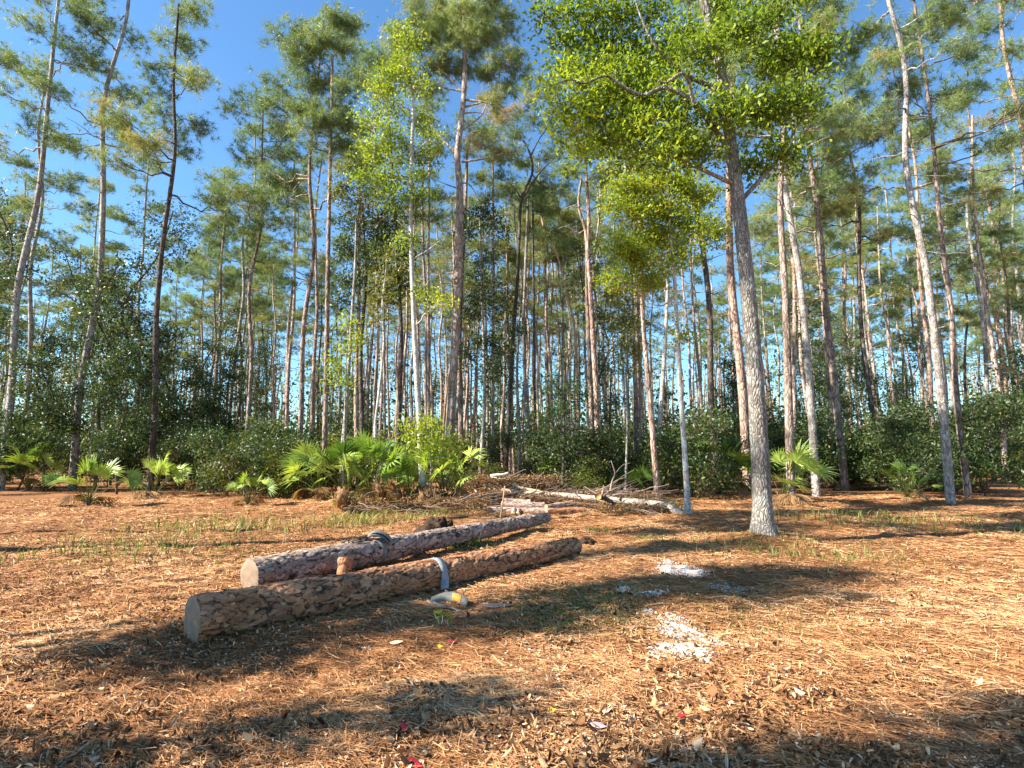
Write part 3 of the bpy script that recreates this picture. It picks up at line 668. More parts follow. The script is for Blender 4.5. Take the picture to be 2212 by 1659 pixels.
# cut tree top with an orange cut face, its branches spread to the right
cpos = at(1292, 1072, 14.6); o = cpos * [1, 1, 0]
root = empty('cut_treetop', o, 'cut tree top with a round orange cut face and forked bare branches', 'cut branch')
def seg_pts(l, Y): return [at(x_, y_, Y + dY) for x_, y_, dY in l]
g = Geo()
tube(g, catmull(seg_pts([(1291, 1073, 0), (1310, 1078, .25), (1335, 1095, .3), (1356, 1108, .2)], 14.62), 20), np.linspace(.075, .04, 20), 12, .3, .12)
g.build('stem', M['dark_bark'], root, smooth=True, origin=o)
for l, ra in (([(1300, 1073, .1), (1282, 1063, .2), (1263, 1051, .3)], .022), ([(1302, 1072, .1), (1320, 1060, .3), (1352, 1046, .5)], .03), ([(1300, 1070, .1), (1303, 1058, .2), (1304, 1048, .2)], .028),
              ([(1320, 1066, .3), (1345, 1060, .4), (1370, 1048, .5)], .018), ([(1318, 1062, .3), (1322, 1040, .5), (1328, 1022, .6), (1320, 995, .7)], .028), ([(1310, 1072, .3), (1350, 1066, .2), (1385, 1068, .2)], .016), ([(1310, 1076, .2), (1345, 1085, .1), (1380, 1092, 0)], .018), ([(1328, 1024, .6), (1345, 1005, .7), (1362, 1000, .7)], .012)):
    g = Geo(); tube(g, catmull(seg_pts(l, 14.6), 14), np.linspace(ra, ra * .4, 14), 7, .62, .15, True); g.build('branch', M['stick'], root, smooth=True, origin=o)
g = Geo(); d_ = norm(np.array([-.25, -1, -.05])); cc = cpos + d_ * .03; s_ = norm(np.cross(d_, [0, 0, 1.])); u_ = np.cross(s_, d_)
aa = np.arange(20) / 20 * 2 * math.pi; rr_ = .083 * (1 + R.normal(0, .03, 20))
ring = cc + (np.cos(aa) * rr_)[:, None] * s_ + (np.sin(aa) * rr_)[:, None] * u_; back = ring - d_ * .06
g.add(np.vstack([ring, back, cc + d_ * .008]), [[j, (j + 1) % 20, 20 + (j + 1) % 20, 20 + j] for j in range(20)], [[j, (j + 1) % 20, 40] for j in range(20)])
g.build('cut_face', M['orange_cut'], root, origin=o)

# ------------------------------------------------------------------ clods, chips, leaves on the ground
def clod(xD, yD, sx, sy, sz, label, seed, peak=.0):
    p = on_ground(xD, yD); n = 40; m = 22
    a = np.arange(n) / n * 2 * math.pi; ph = np.linspace(0, math.pi / 2, m)
    v = []
    for f in ph:
        for t_ in a:
            d_ = Vector((math.cos(t_) * math.cos(f), math.sin(t_) * math.cos(f), math.sin(f)))
            k = 1 + .38 * mnoise.noise(d_ * 2.2 + Vector((seed * 3.1, 0, 0))) + .2 * mnoise.noise(d_ * 6 + Vector((seed, 0, 0))) + .16 * mnoise.noise(d_ * 13 + Vector((seed, 4, 0))) + .1 * mnoise.noise(d_ * 30 + Vector((seed, 4, 2)))
            v.append((d_.x * sx * k + peak * d_.z * sx, d_.y * sy * k, d_.z * sz * k - .03))
    i = np.arange(m - 1)[:, None] * n; j = np.arange(n)[None, :]; k_ = (j + 1) % n
    g = Geo(); g.add(np.array(v), np.stack([i + j, i + k_, i + n + k_, i + n + j], -1).reshape(-1, 4), None, .4)
    ob = g.build('dirt_clod', M['soil'], None, smooth=True); ob.location = (p[0], p[1], hz(p[0], p[1])); tag(ob, label, 'dirt clod', 'clods of dark soil'); return ob
clod(930, 1166, .36, .28, .36, 'tall peaked clod of dark soil just behind the middle of the grey log', 1, .35)
clod(782, 1176, .22, .2, .16, 'lump of dark earth behind the left part of the grey log', 2)
clod(836, 1180, .2, .18, .14, 'low dark clod behind the grey log right of its folded strap', 3)
clod(1268, 1177, .16, .14, .12, 'small dark clod beyond the far end of the front log', 4)
clod(1312, 1178, .14, .12, .06, 'flat dark clod on the straw right of the front log end', 5)
clod(1300, 1106, .18, .15, .10, 'dark clod under the cut tree top', 6)

def ground_leaf(name, xD, yD, L, Wd, ang, mat, label, cat, curl=.2, group=None, th=.002):
    p = on_ground(xD, yD); n = 9
    g = Geo(); t_ = np.linspace(0, 1, n); w = np.sin(t_ ** .8 * math.pi) * Wd * .5 + .0008
    x_, z_ = (t_ - .5) * L, np.abs(t_ - .5) ** 2 * L * curl * 2
    rows = []
    for sgn, up in ((-1, .25), (0, 0), (1, .25)):
        rows.append(np.stack([x_, sgn * w, z_ + w * up], -1))
    v = np.vstack(rows + [r_ - [0, 0, th] for r_ in rows]); q = []
    for r_ in (0, 1):
        for k_ in range(n - 1):
            q.append([r_ * n + k_, r_ * n + k_ + 1, (r_ + 1) * n + k_ + 1, (r_ + 1) * n + k_]); q.append([(r_ + 3) * n + k_, (r_ + 4) * n + k_, (r_ + 4) * n + k_ + 1, (r_ + 3) * n + k_ + 1])
    for k_ in range(n - 1):
        q.append([k_, 3 * n + k_, 3 * n + k_ + 1, k_ + 1]); q.append([2 * n + k_, 2 * n + k_ + 1, 5 * n + k_ + 1, 5 * n + k_])
    g.add(v, q, None, .6); o = g.build(name, M[mat], None, smooth=True); o.location = (p[0], p[1], hz(p[0], p[1]) + .022); o.rotation_euler = (.45, R.normal(0, .12), ang)
    return tag(o, label, cat, group)
G_ = 'red fallen leaves'
ground_leaf('red_leaf', 978, 1387, .075, .026, -.4, 'red', 'crimson leaf lying just right of a yellow petal', 'leaf', group=G_)
ground_leaf('red_leaf', 1358, 1425, .04, .026, .3, 'red', 'small bright red leaf on the straw near the white gravel', 'leaf', group=G_)
ground_leaf('red_leaf', 873, 1580, .085, .032, -1.0, 'red', 'dark crimson leaf standing on edge in the chips at lower left', 'leaf', group=G_)
ground_leaf('red_leaf', 895, 1653, .10, .04, -.5, 'red', 'large pinkish red leaf at the very bottom of the picture', 'leaf', group=G_)
ground_leaf('red_leaf', 886, 1467, .06, .02, -.1, 'red', 'thin dull red leaf in the shade above the chips', 'leaf', group=G_)
ground_leaf('red_leaf', 985, 1336, .05, .018, -.2, 'red', 'small red leaf beside the foot of the green seedling', 'leaf', group=G_)
ground_leaf('red_leaf', 1485 - 12, 1555, .06, .02, .3, 'red', 'short red leaf near the small patch of gravel at lower right', 'leaf', group=G_)
ground_leaf('mauve_leaf', 1293, 1581, .09, .035, -.4, 'mauve', 'pale mauve fallen leaf in the shade at lower right', 'leaf')
ground_leaf('brown_leaf', 1340, 1592, .09, .025, .1, 'litter', 'narrow brown leaf lying right of the mauve leaf', 'leaf')
ground_leaf('yellow_petal', 951, 1392, .045, .035, .5, 'yellow', 'yellow petal lying just left of a crimson leaf', 'petal')
ground_leaf('yellow_flower', 1194, 1538, .032, .03, 0, 'yellow', 'tiny round yellow flower head alone on the shaded straw', 'flower', curl=.9)
ground_leaf('white_chip', 857, 1383, .11, .035, .1, 'pale_wood', 'flat whitish wood chip at the left of the sunlit straw', 'wood chip', curl=.1)
ground_leaf('bark_curl', 1152, 1374, .19, .06, .12, 'litter', 'curled brown piece of bark casting a dark shadow on sunlit straw', 'bark piece', curl=.5, th=.006)
ground_leaf('bark_strip', 1075, 1307, .30, .06, .05, 'stick', 'grey strip of bark lying in the shade below the orange strap end', 'bark piece', curl=.05, th=.008)

# green seedling in front of the near log
p = on_ground(953, 1343); p[2] = hz(p[0], p[1])
root = empty('seedling', p, 'green leafy seedling on two tan stalks in front of the near log', 'plant')
g = Geo()
for dx, dy, hh in ((-.06, .0, .10), (.02, .01, .11), (.045, .0, .06)):
    tube(g, limb([0, 0, -.01] if dx < .03 else [.07, 0, -.01], [dx, dy, hh], 0, 5, .1), [.004, .0035, .003, .003, .002], 5, .9)
g.build('stalk', M['pale_wood'], root)
g = Geo(); k = 26; cc = np.stack([R.normal(0, .03, k), R.normal(0, .02, k), .105 + R.normal(0, .012, k)], -1); add_leaves(g, cc, .05, R.normal(.75, .15, k), up=.1, wide=.4)
add_leaves(g, np.array([[.085, 0, .02], [.09, 0, .03], [.1, .01, .01]]), .1, np.array([.8, .9, .85]), up=2.5, wide=.18)
g.build('leaves', M['holly'], root)

# ------------------------------------------------------------------ palmettos
def fan(g, hub, direction, up, L, nl, spread, tint):
    d = norm(direction); s = norm(np.cross(d, up)); n_ = np.cross(s, d)
    for k in range(nl):
        a_ = (k / (nl - 1) - .5) * spread
        ld = norm(d * math.cos(a_) + s * math.sin(a_) + n_ * R.normal(.05, .06)); ls = norm(np.cross(ld, n_))
        l_ = L * (1 - .25 * abs(a_) / (spread / 2)) * R.uniform(.9, 1.08); w = l_ * .048
        c0, c1, c2 = hub + ld * l_ * .04, hub + ld * l_ * .5 + n_ * l_ * .02, hub + ld * l_ + np.array([0, 0, -1.]) * l_ * R.uniform(.05, .22)
        v = [c0 - ls * w * .35, c0 + ls * w * .35, c1 + ls * w + n_ * w * .4, c2, c1 - ls * w + n_ * w * .4, c1]
        g.add(v, [[0, 1, 2, 5], [0, 5, 4, 0]][:1], [[5, 2, 3], [0, 5, 4], [5, 3, 4]], min(1, max(0, tint + R.normal(0, .06))))
def palmetto(p, nfr, h, fanL, label, seed, tint=.45, dead=4, name='saw_palmetto', face=None):
    root = empty(name, p, label, 'palmetto', 'saw palmettos'); gs, gd = Geo(), Geo()
    g2 = Geo()
    for k in range(nfr):
        az = R.uniform(0, 6.28) if face is None or R.random() > .6 else R.normal(face, .7)
        el = R.uniform(.55, 1.45); L = h * R.uniform(.75, 1.15)
        tip = np.array([math.cos(az) * math.cos(el), math.sin(az) * math.cos(el), math.sin(el)]) * L
        st = limb([0, 0, .05], tip, -.3, 6, .03); tube(g2, st, np.linspace(.012, .006, 6), 5, .35)
        d = norm(tip - st[-2]) + np.array([0, 0, R.uniform(-.35, .35)])
        fan(gs, tip, d, np.array([0, -.5, 1.]) + R.normal(0, .45, 3), fanL * R.uniform(.7, 1.2), 16, 2.9, tint + .14 + R.normal(0, .2))
    for k in range(dead):
        az = R.uniform(0, 6.28); tip = np.array([math.cos(az) * .45, math.sin(az) * .45, R.uniform(.1, .35)]) * h
        tube(g2, limb([0, 0, .1], tip, -.2, 5), np.linspace(.01, .006, 5), 5, .8)
        fan(gd, tip, np.array([math.cos(az), math.sin(az), -1.1]), np.array([math.cos(az), math.sin(az), .6]), fanL * .85, 14, 2.2, .5 + R.normal(0, .2))
    gs.build('fronds', M['palm'], root); g2.build('stalks', M['olive'], root)
    if dead: gd.build('dead_fronds', M['dead_palm'], root)
    # stubby trunk with leaf bases
    gt = Geo(); tube(gt, catmull([[-.2, .05, -.02], [-.05, .03, .05], [0, 0, .16]], 8), np.linspace(.05, .06, 8), 8, .2, .5, True)
    aa = R.uniform(0, 6.28, 30); add_leaves(gt, np.stack([np.cos(aa) * .07, np.sin(aa) * .07, R.uniform(.0, .22, 30)], -1), .16, R.normal(.35, .2, 30), up=1.2, wide=.22)
    gt.build('trunk', M['soil'] if seed % 2 else M['stick'], root)
    return root
PAL = [(750, 1095, 16, 1.4, .62, 'big dark palmetto clump at the far left of the clearing', .4, 5), (800, 1090, 16, 1.6, .64, 'tall green palmetto clump with upright fronds left of the white trunk', .42, 6), (838, 1088, 13, 1.3, .6, 'green palmetto clump with a brown fibrous base between the tall clump and the white trunk', .42, 8),
       (885, 1092, 9, 1.0, .56, 'small palmetto with one pale upright fan at the foot of the white trunk', .6, 6), (960, 1092, 16, 1.25, .66, 'bright yellow green palmetto just right of the white trunk', .85, 8), (985, 1088, 7, .9, .5, 'low palmetto with drooping fronds beside the bright one', .6, 6),
       (765, 1070, 12, 1.7, .65, 'dark palmetto standing behind the left clump', .35, 3), (1205, 1062, 10, 1.3, .6, 'dark palmetto behind the middle of the fallen trunk', .3, 3), (1258, 1066, 7, .9, .5, 'small palmetto just left of the cut tree top', .45, 3), (1385, 1078, 7, .8, .5, 'low palmetto behind the right half of the fallen trunk', .35, 3), (1345, 1072, 6, .7, .45, 'little palmetto right of the cut tree top', .3, 2)]
protoP = []
for k, (x0, y0, nf, h, fl, lab, ti, de) in enumerate(PAL):
    p = on_ground(x0, y0); p[2] = hz(p[0], p[1])
    protoP.append(palmetto(p, nf, h, fl, lab, k, ti, de, face=-1.6))
for k, (x0, y0) in enumerate([(690, 1082), (610, 1066), (535, 1090), (430, 1058), (330, 1072), (190, 1092), (60, 1062), (1560, 1070), (1690, 1086), (1800, 1056), (1960, 1082), (2110, 1064), (480, 1050)]):
    p = on_ground(x0, y0); p[2] = hz(p[0], p[1])
    side = 'left' if x0 < 1106 else 'right'
    dup(protoP[k % 3 if k % 4 else 4], p, R.uniform(0, 6.28), R.uniform(.5, 1.1), f'palmetto clump along the wood edge {"left of the big palmetto thicket" if side == "left" else "right of the leaning white trunk"}', f'palmettos on the {side} wood edge')

# palmetto trunks and stumps lying in the thicket
def shaggy(name, label, cat, pts, r0, r1, tint, n=26, fringe=160, flen=.16, mat='dead_palm'):
    """fibrous trunk piece with old leaf bases standing out of it"""
    W = np.array(pts); o = W[0] * [1, 1, 0]; root = empty(name, o, label, cat)
    c = catmull(W, n); rr = np.linspace(r0, r1, n); g = Geo(); tube(g, c, rr, 14, tint * .7, .35, True)
    ii = R.integers(0, n, fringe); ax = norm(np.gradient(c, axis=0))[ii]; rad = norm(np.cross(ax, R.normal(size=(fringe, 3))))
    p0 = c[ii] + rad * rr[ii][:, None] * .9; d = norm(ax * .9 + rad * .7 + R.normal(0, .3, (fringe, 3))); sd = norm(np.cross(d, rad)); L = flen * R.uniform(.5, 1.3, (fringe, 1))
    v = np.stack([p0 - sd * L * .14, p0 + sd * L * .14, p0 + d * L * .6 + sd * L * .1 + rad * L * .05, p0 + d * L, p0 + d * L * .6 - sd * L * .1 + rad * L * .05], 1)
    k = np.arange(fringe)[:, None] * 5; g.add(v.reshape(-1, 3), k + np.array([[0, 1, 2, 4]]), k + np.array([[4, 2, 3]]), np.repeat(R.normal(tint, .2, fringe).clip(0, 1), 5))
    g.build('trunk', M[mat], root, origin=o)
shaggy('fallen_palmetto', 'curved fibrous palmetto trunk rearing up between the palmettos', 'fallen palm', [on_ground(880, 1092), at(868, 1080, 14.2), at(852, 1062, 14.0), at(843, 1046, 14.0)], .085, .07, .55)
shaggy('fallen_palmetto', 'short brown palmetto trunk leaning at the left of the curved one', 'fallen palm', [on_ground(835, 1092), at(825, 1070, 14.2), at(815, 1046, 14.2)], .10, .07, .45)
shaggy('palmetto_stump', 'rounded pale fibrous stump at the far left of the thicket', 'stump', [on_ground(738, 1090), at(738, 1078, 14), at(741, 1068, 14)], .15, .12, .8, 20, 220, .12)
shaggy('root_lump', 'brown root mass at the foot of the white trunk', 'root mass', [on_ground(935, 1104), at(925, 1090, 14.6), at(913, 1064, 15.6)], .22, .14, .2, 26, 420, .2)
# ------------------------------------------------------------------ trees
def interp_trunk(P, zq):
    i = np.argsort(P[:, 2]); return np.array([np.interp(zq, P[i, 2], P[i, k]) for k in range(3)])
def crown_blob(gw, gl, S, c, rx, ry, rz, kind, dens, leaf, tint, clusters, twig=.006):
    """one foliage mass hung on a limb that leaves the nearest wood of the skeleton S; returns the new limb's points"""
    c = np.asarray(c, float); v = c - S
    hd = np.hypot(v[:, 0], v[:, 1])
    cost = np.linalg.norm(v, axis=1) + np.maximum(0, (.15 if kind == 'pine' else .6) * hd - v[:, 2]) * 1.2
    s = S[np.argmin(cost)]; L = np.linalg.norm(c - s)
    br = min(.08, .010 + L * .011)
    lb = limb(s, c, .25 if kind == 'pine' else -.12, 9, .10); tube(gw, lb, np.linspace(br, twig * 1.2, 9), 6, .5, .1)
    sub = R.normal(size=(clusters, 3)); sub = norm(sub) * (R.random((clusters, 1)) ** .5) * [rx, rz, ry]
    for q in c + sub:
        st = lb[R.integers(4, 9)]
        tw = limb(st, q, .1, 5, .12); tube(gw, tw, np.linspace(twig * 1.6, twig * .6, 5), 4, .5)
        ct = tint + R.normal(0, .12)
        if kind == 'pine':
            m = dens; ax = norm(norm(q - st + 1e-3) * .7 + R.normal(0, .55, (m, 3)) + [0, 0, .3])
            pos = q + R.normal(0, .17, (m, 3)) * [1.3, 1.3, .7]
            add_needles(gl, pos, ax, 24, leaf, leaf * .045, np.full(m, ct))
        else:
            m = dens; pos = q + R.normal(0, 1, (m, 3)) * np.array([1, 1, .62]) * leaf * 2.3 * (.6 + .6 * R.random())
            add_leaves(gl, pos, leaf, R.normal(ct, .15, m))
    return lb

def hero(name, cat, label, Y, pts, w0, w1, bark, kind, leafm, blobs=(), dead=(), dens=None, leaf=None, tint=.5, cl=9, back=0.0, group=None, sides=12, lean=None):
    P = np.array([at(x_, y_, Y + (q[0] if (q := dd_) else 0)) for (x_, y_, *dd_) in pts])
    gz = hz(P[0, 0], Y) - .08
    if P[0, 2] > gz + .02: P = np.vstack([[P[0, 0] + (P[0, 0] - P[1, 0]) * .05, Y, gz], P])
    n = 8 + 6 * len(P); T = catmull(P, n); o = np.array([T[0, 0], T[0, 1], gz])
    root = empty(name, o, label, cat, group)
    r0, r1 = px(w0, Y) / 2, px(w1, Y) / 2; f = np.linspace(0, 1, n); rad = r0 + (r1 - r0) * f
    flare = 1 + .7 * np.exp(-(T[:, 2] - gz) / .22); gw, gl = Geo(), Geo()
    tube(gw, T, rad * flare, sides, .5, .06)
    skel = [T[T[:, 2] > gz + .3 * (T[-1, 2] - gz)]]
    for l in dead:
        D = np.array([at(x_, y_, Y + (q[0] if (q := dd_) else 0)) for (x_, y_, *dd_) in l]); L = np.linalg.norm(D[-1] - D[0])
        m = 4 + 4 * len(D); dc = catmull(D, m); tube(gw, dc, np.linspace(min(.085 if Y > 12 else .048, .02 + L * .014), .008, m), 7, .5, .12); skel.append(dc[m // 3:])
    todo = []
    for bl in blobs:
        x_, y_, rx, ry = bl[:4]; dY = bl[4] if len(bl) > 4 else R.normal(0, px(rx, Y) * .6) + back * (abs(x_ - np.interp(-y_, [-q[1] for q in pts], [q[0] for q in pts])) < rx * 1.1); tt = bl[5] if len(bl) > 5 else tint
        todo.append((at(x_, y_, Y + dY), rx, ry, tt))
    while todo:                                     # grow outwards: the mass nearest the wood so far comes next
        S = np.vstack(skel); ds = [np.linalg.norm(S - c[0], axis=1).min() for c in todo]
        c, rx, ry, tt = todo.pop(int(np.argmin(ds)))
        k = max(5, int((2.0 if kind == 'broad' else 1.6) * cl * rx * ry / 1300))
        skel.append(crown_blob(gw, gl, S, c, px(rx, Y), px(ry, Y), px(rx, Y) * .8, kind, int(dens * (1.15 if kind == 'broad' else 1.6)), leaf, tt, k)[3:8])
    gw.build('trunk', M[bark], root, smooth=True, origin=o)
    if gl.n: gl.build('crown', M[leafm], root, origin=o)
    return root

# tall main pine
hero('pine_tree', 'tree', 'tallest pine with the thick straight trunk and the crown reaching out of the picture', 21,
     [(964, 1008), (972, 930), (978, 830), (983, 730), (988, 630), (992, 520), (993, 410), (988, 335), (995, 272), (1003, 190), (1004, 110), (1003, 20), (1003, -70)], 22, 9, 'main_bark', 'pine', 'needles',
     blobs=[(1003, -50, 60, 30, -.6), (1003, 20, 36, 20, -.7), (1003, 75, 30, 18, -.6), (955, 15, 45, 25), (1045, 15, 40, 25), (905, 50, 35, 20), (990, 45, 40, 25), (1062, 70, 38, 24), (935, 85, 42, 22), (890, 95, 34, 18), (1085, 130, 34, 22), (1025, 105, 35, 22), (965, 130, 45, 22), (985, 85, 38, 20), (925, 145, 36, 18), (1000, 155, 36, 18), (1050, 160, 34, 20), (1098, 185, 26, 18), (862, 62, 28, 16), (850, 98, 26, 14), (872, 132, 30, 16), (905, 20, 32, 18), (1112, 112, 26, 16), (1120, 150, 24, 14), (1090, 30, 30, 18), (1075, -10, 36, 22), (935, 55, 34, 20),
            (940, 195, 30, 16), (1068, 215, 26, 14), (925, 258, 20, 12), (1040, 312, 40, 12, .5, .8), (1090, 330, 30, 12, .6, .75), (1100, 60, 24, 16), (870, 70, 24, 14), (1040, 60, 36, 22), (960, 60, 40, 22)],
     dead=[[(984, 330), (952, 296), (922, 258)], [(992, 408), (966, 399), (936, 386)], [(1001, 232), (1050, 215), (1078, 170)], [(1003, 205), (968, 165), (941, 142)], [(996, 280), (1040, 248), (1063, 185)], [(997, 350), (1060, 340), (1108, 322)], [(1002, 198), (960, 190), (930, 182)], [(1001, 245), (1030, 243), (1060, 250)], [(992, 395), (1015, 400), (1040, 440)], [(1000, 215), (1060, 225), (1110, 260)]],
     dens=7, leaf=.28, tint=.6, cl=12, back=.7)
# white trunk, yellow green
hero('holly_tree', 'tree', 'slender white barked tree with yellow green leaves and red specks rising from the palmettos', 16,
     [(915, 1062), (910, 1000), (905, 900), (899, 790), (894, 690), (889, 560), (887, 450), (889, 340), (892, 220), (880, 150), (868, 90)], 14.5, 5, 'pale_bark', 'broad', 'holly',
     blobs=[(840, 165, 38, 26), (812, 200, 34, 22), (868, 140, 30, 24, -.35), (905, 195, 34, 28), (850, 232, 42, 24), (803, 252, 30, 24), (908, 255, 32, 26), (838, 290, 48, 22), (882, 325, 40, 30), (812, 330, 36, 26), (918, 345, 28, 26), (868, 95, 24, 20, -.3), (900, 90, 20, 16, -.2), (868, 62, 18, 16, -.2), (885, 165, 26, 20, -.45),
            (858, 385, 50, 24, 0, .35), (795, 385, 40, 20, 0, .4), (903, 425, 36, 24, 0, .4), (940, 300, 22, 20), (850, 440, 40, 22, 0, .3), (918, 640, 20, 16), (950, 655, 26, 18, -.4, .7), (880, 520, 26, 20, 0, .35)],
     dead=[[(890, 470), (860, 440), (835, 430)], [(892, 560), (925, 540), (950, 520)], [(889, 400), (850, 370), (800, 355)]], dens=46, leaf=.10, tint=.54, cl=10, back=.75)
hero('pine_tree', 'tree', 'dark pine close behind the tallest pine, mostly hidden by its trunk', 24, [(1000, 1008), (995, 900), (992, 760), (997, 600), (1003, 500), (1007, 400), (1010, 300)], 13, 6, 'pine_bark', 'pine', 'needles',
     blobs=[(1020, 330, 40, 18), (1050, 285, 36, 18), (980, 300, 30, 16), (1010, 260, 40, 20)], dead=[[(1000, 560), (1030, 540), (1050, 545)]], dens=6, leaf=.25, tint=.45, cl=9)
hero('dead_snag', 'dead tree', 'short leaning dead snag with a broken tip left of the tallest pine', 20, [(955, 1010), (959, 920), (965, 850), (970, 805)], 8, 3, 'tan_bark', 'pine', 'needles')
hero('oak_tree', 'tree', 'grey trunked oak with dark leaves right of the tallest pine', 23, [(1037, 1022), (1043, 940), (1047, 860), (1045, 760), (1041, 640), (1038, 520), (1036, 460)], 10, 4, 'grey_bark', 'broad', 'dark',
     blobs=[(1040, 465, 42, 30), (1078, 495, 34, 22), (1010, 500, 34, 26), (1045, 560, 40, 26), (1040, 620, 46, 34), (1008, 680, 36, 34), (1080, 660, 36, 34), (1052, 735, 42, 34), (1108, 700, 32, 26), (1012, 770, 32, 30), (1065, 800, 34, 26), (1085, 760, 26, 24)], dens=40, leaf=.12, tint=.45, cl=10)
hero('pine_tree', 'tree', 'dark trunked pine in the middle whose top forks into spreading limbs', 25, [(1093, 1015), (1098, 910), (1106, 770), (1112, 680), (1118, 600), (1122, 500), (1127, 428), (1150, 372), (1142, 325), (1118, 285)], 11, 4, 'dark_bark', 'pine', 'needles',
     blobs=[(1120, 290, 40, 22), (1150, 262, 36, 20), (1098, 420, 32, 16), (1084, 380, 28, 16), (1192, 330, 34, 20), (1170, 395, 34, 18), (1128, 350, 30, 16), (1206, 270, 32, 20), (1150, 215, 34, 20, 0, .85), (1195, 200, 34, 20), (1115, 240, 26, 16, 0, .9), (1225, 310, 28, 16), (1160, 440, 28, 14), (1080, 262, 34, 18, .3, .85), (1070, 225, 28, 14, .3, .9), (1105, 330, 34, 16), (1060, 300, 36, 16, 0, .8), (1080, 345, 30, 14), (1140, 180, 34, 18), (1230, 250, 34, 18)],
     dead=[[(1127, 430), (1108, 402), (1082, 388)], [(1128, 430), (1165, 375), (1205, 335)], [(1148, 375), (1170, 400), (1190, 405)], [(1145, 340), (1165, 300), (1195, 265)]], dens=6, leaf=.27, tint=.33, cl=9)
hero('pine_tree', 'tree', 'distant pale pine with a soft golden green crown at the centre of the picture', 32, [(1184, 1000), (1181, 790), (1178, 640), (1175, 520), (1176, 450)], 9, 5, 'pine_bark', 'pine', 'gold_needles',
     blobs=[(1150, 500, 46, 16), (1200, 508, 42, 18), (1240, 530, 34, 16), (1118, 478, 34, 14), (1180, 448, 40, 16), (1232, 468, 30, 16), (1092, 540, 34, 12), (1132, 562, 38, 14), (1205, 550, 34, 14), (1260, 500, 26, 14), (1160, 470, 36, 14)], dead=[[(1177, 560), (1140, 545), (1110, 552)]], dens=9, leaf=.34, tint=.62, cl=15)
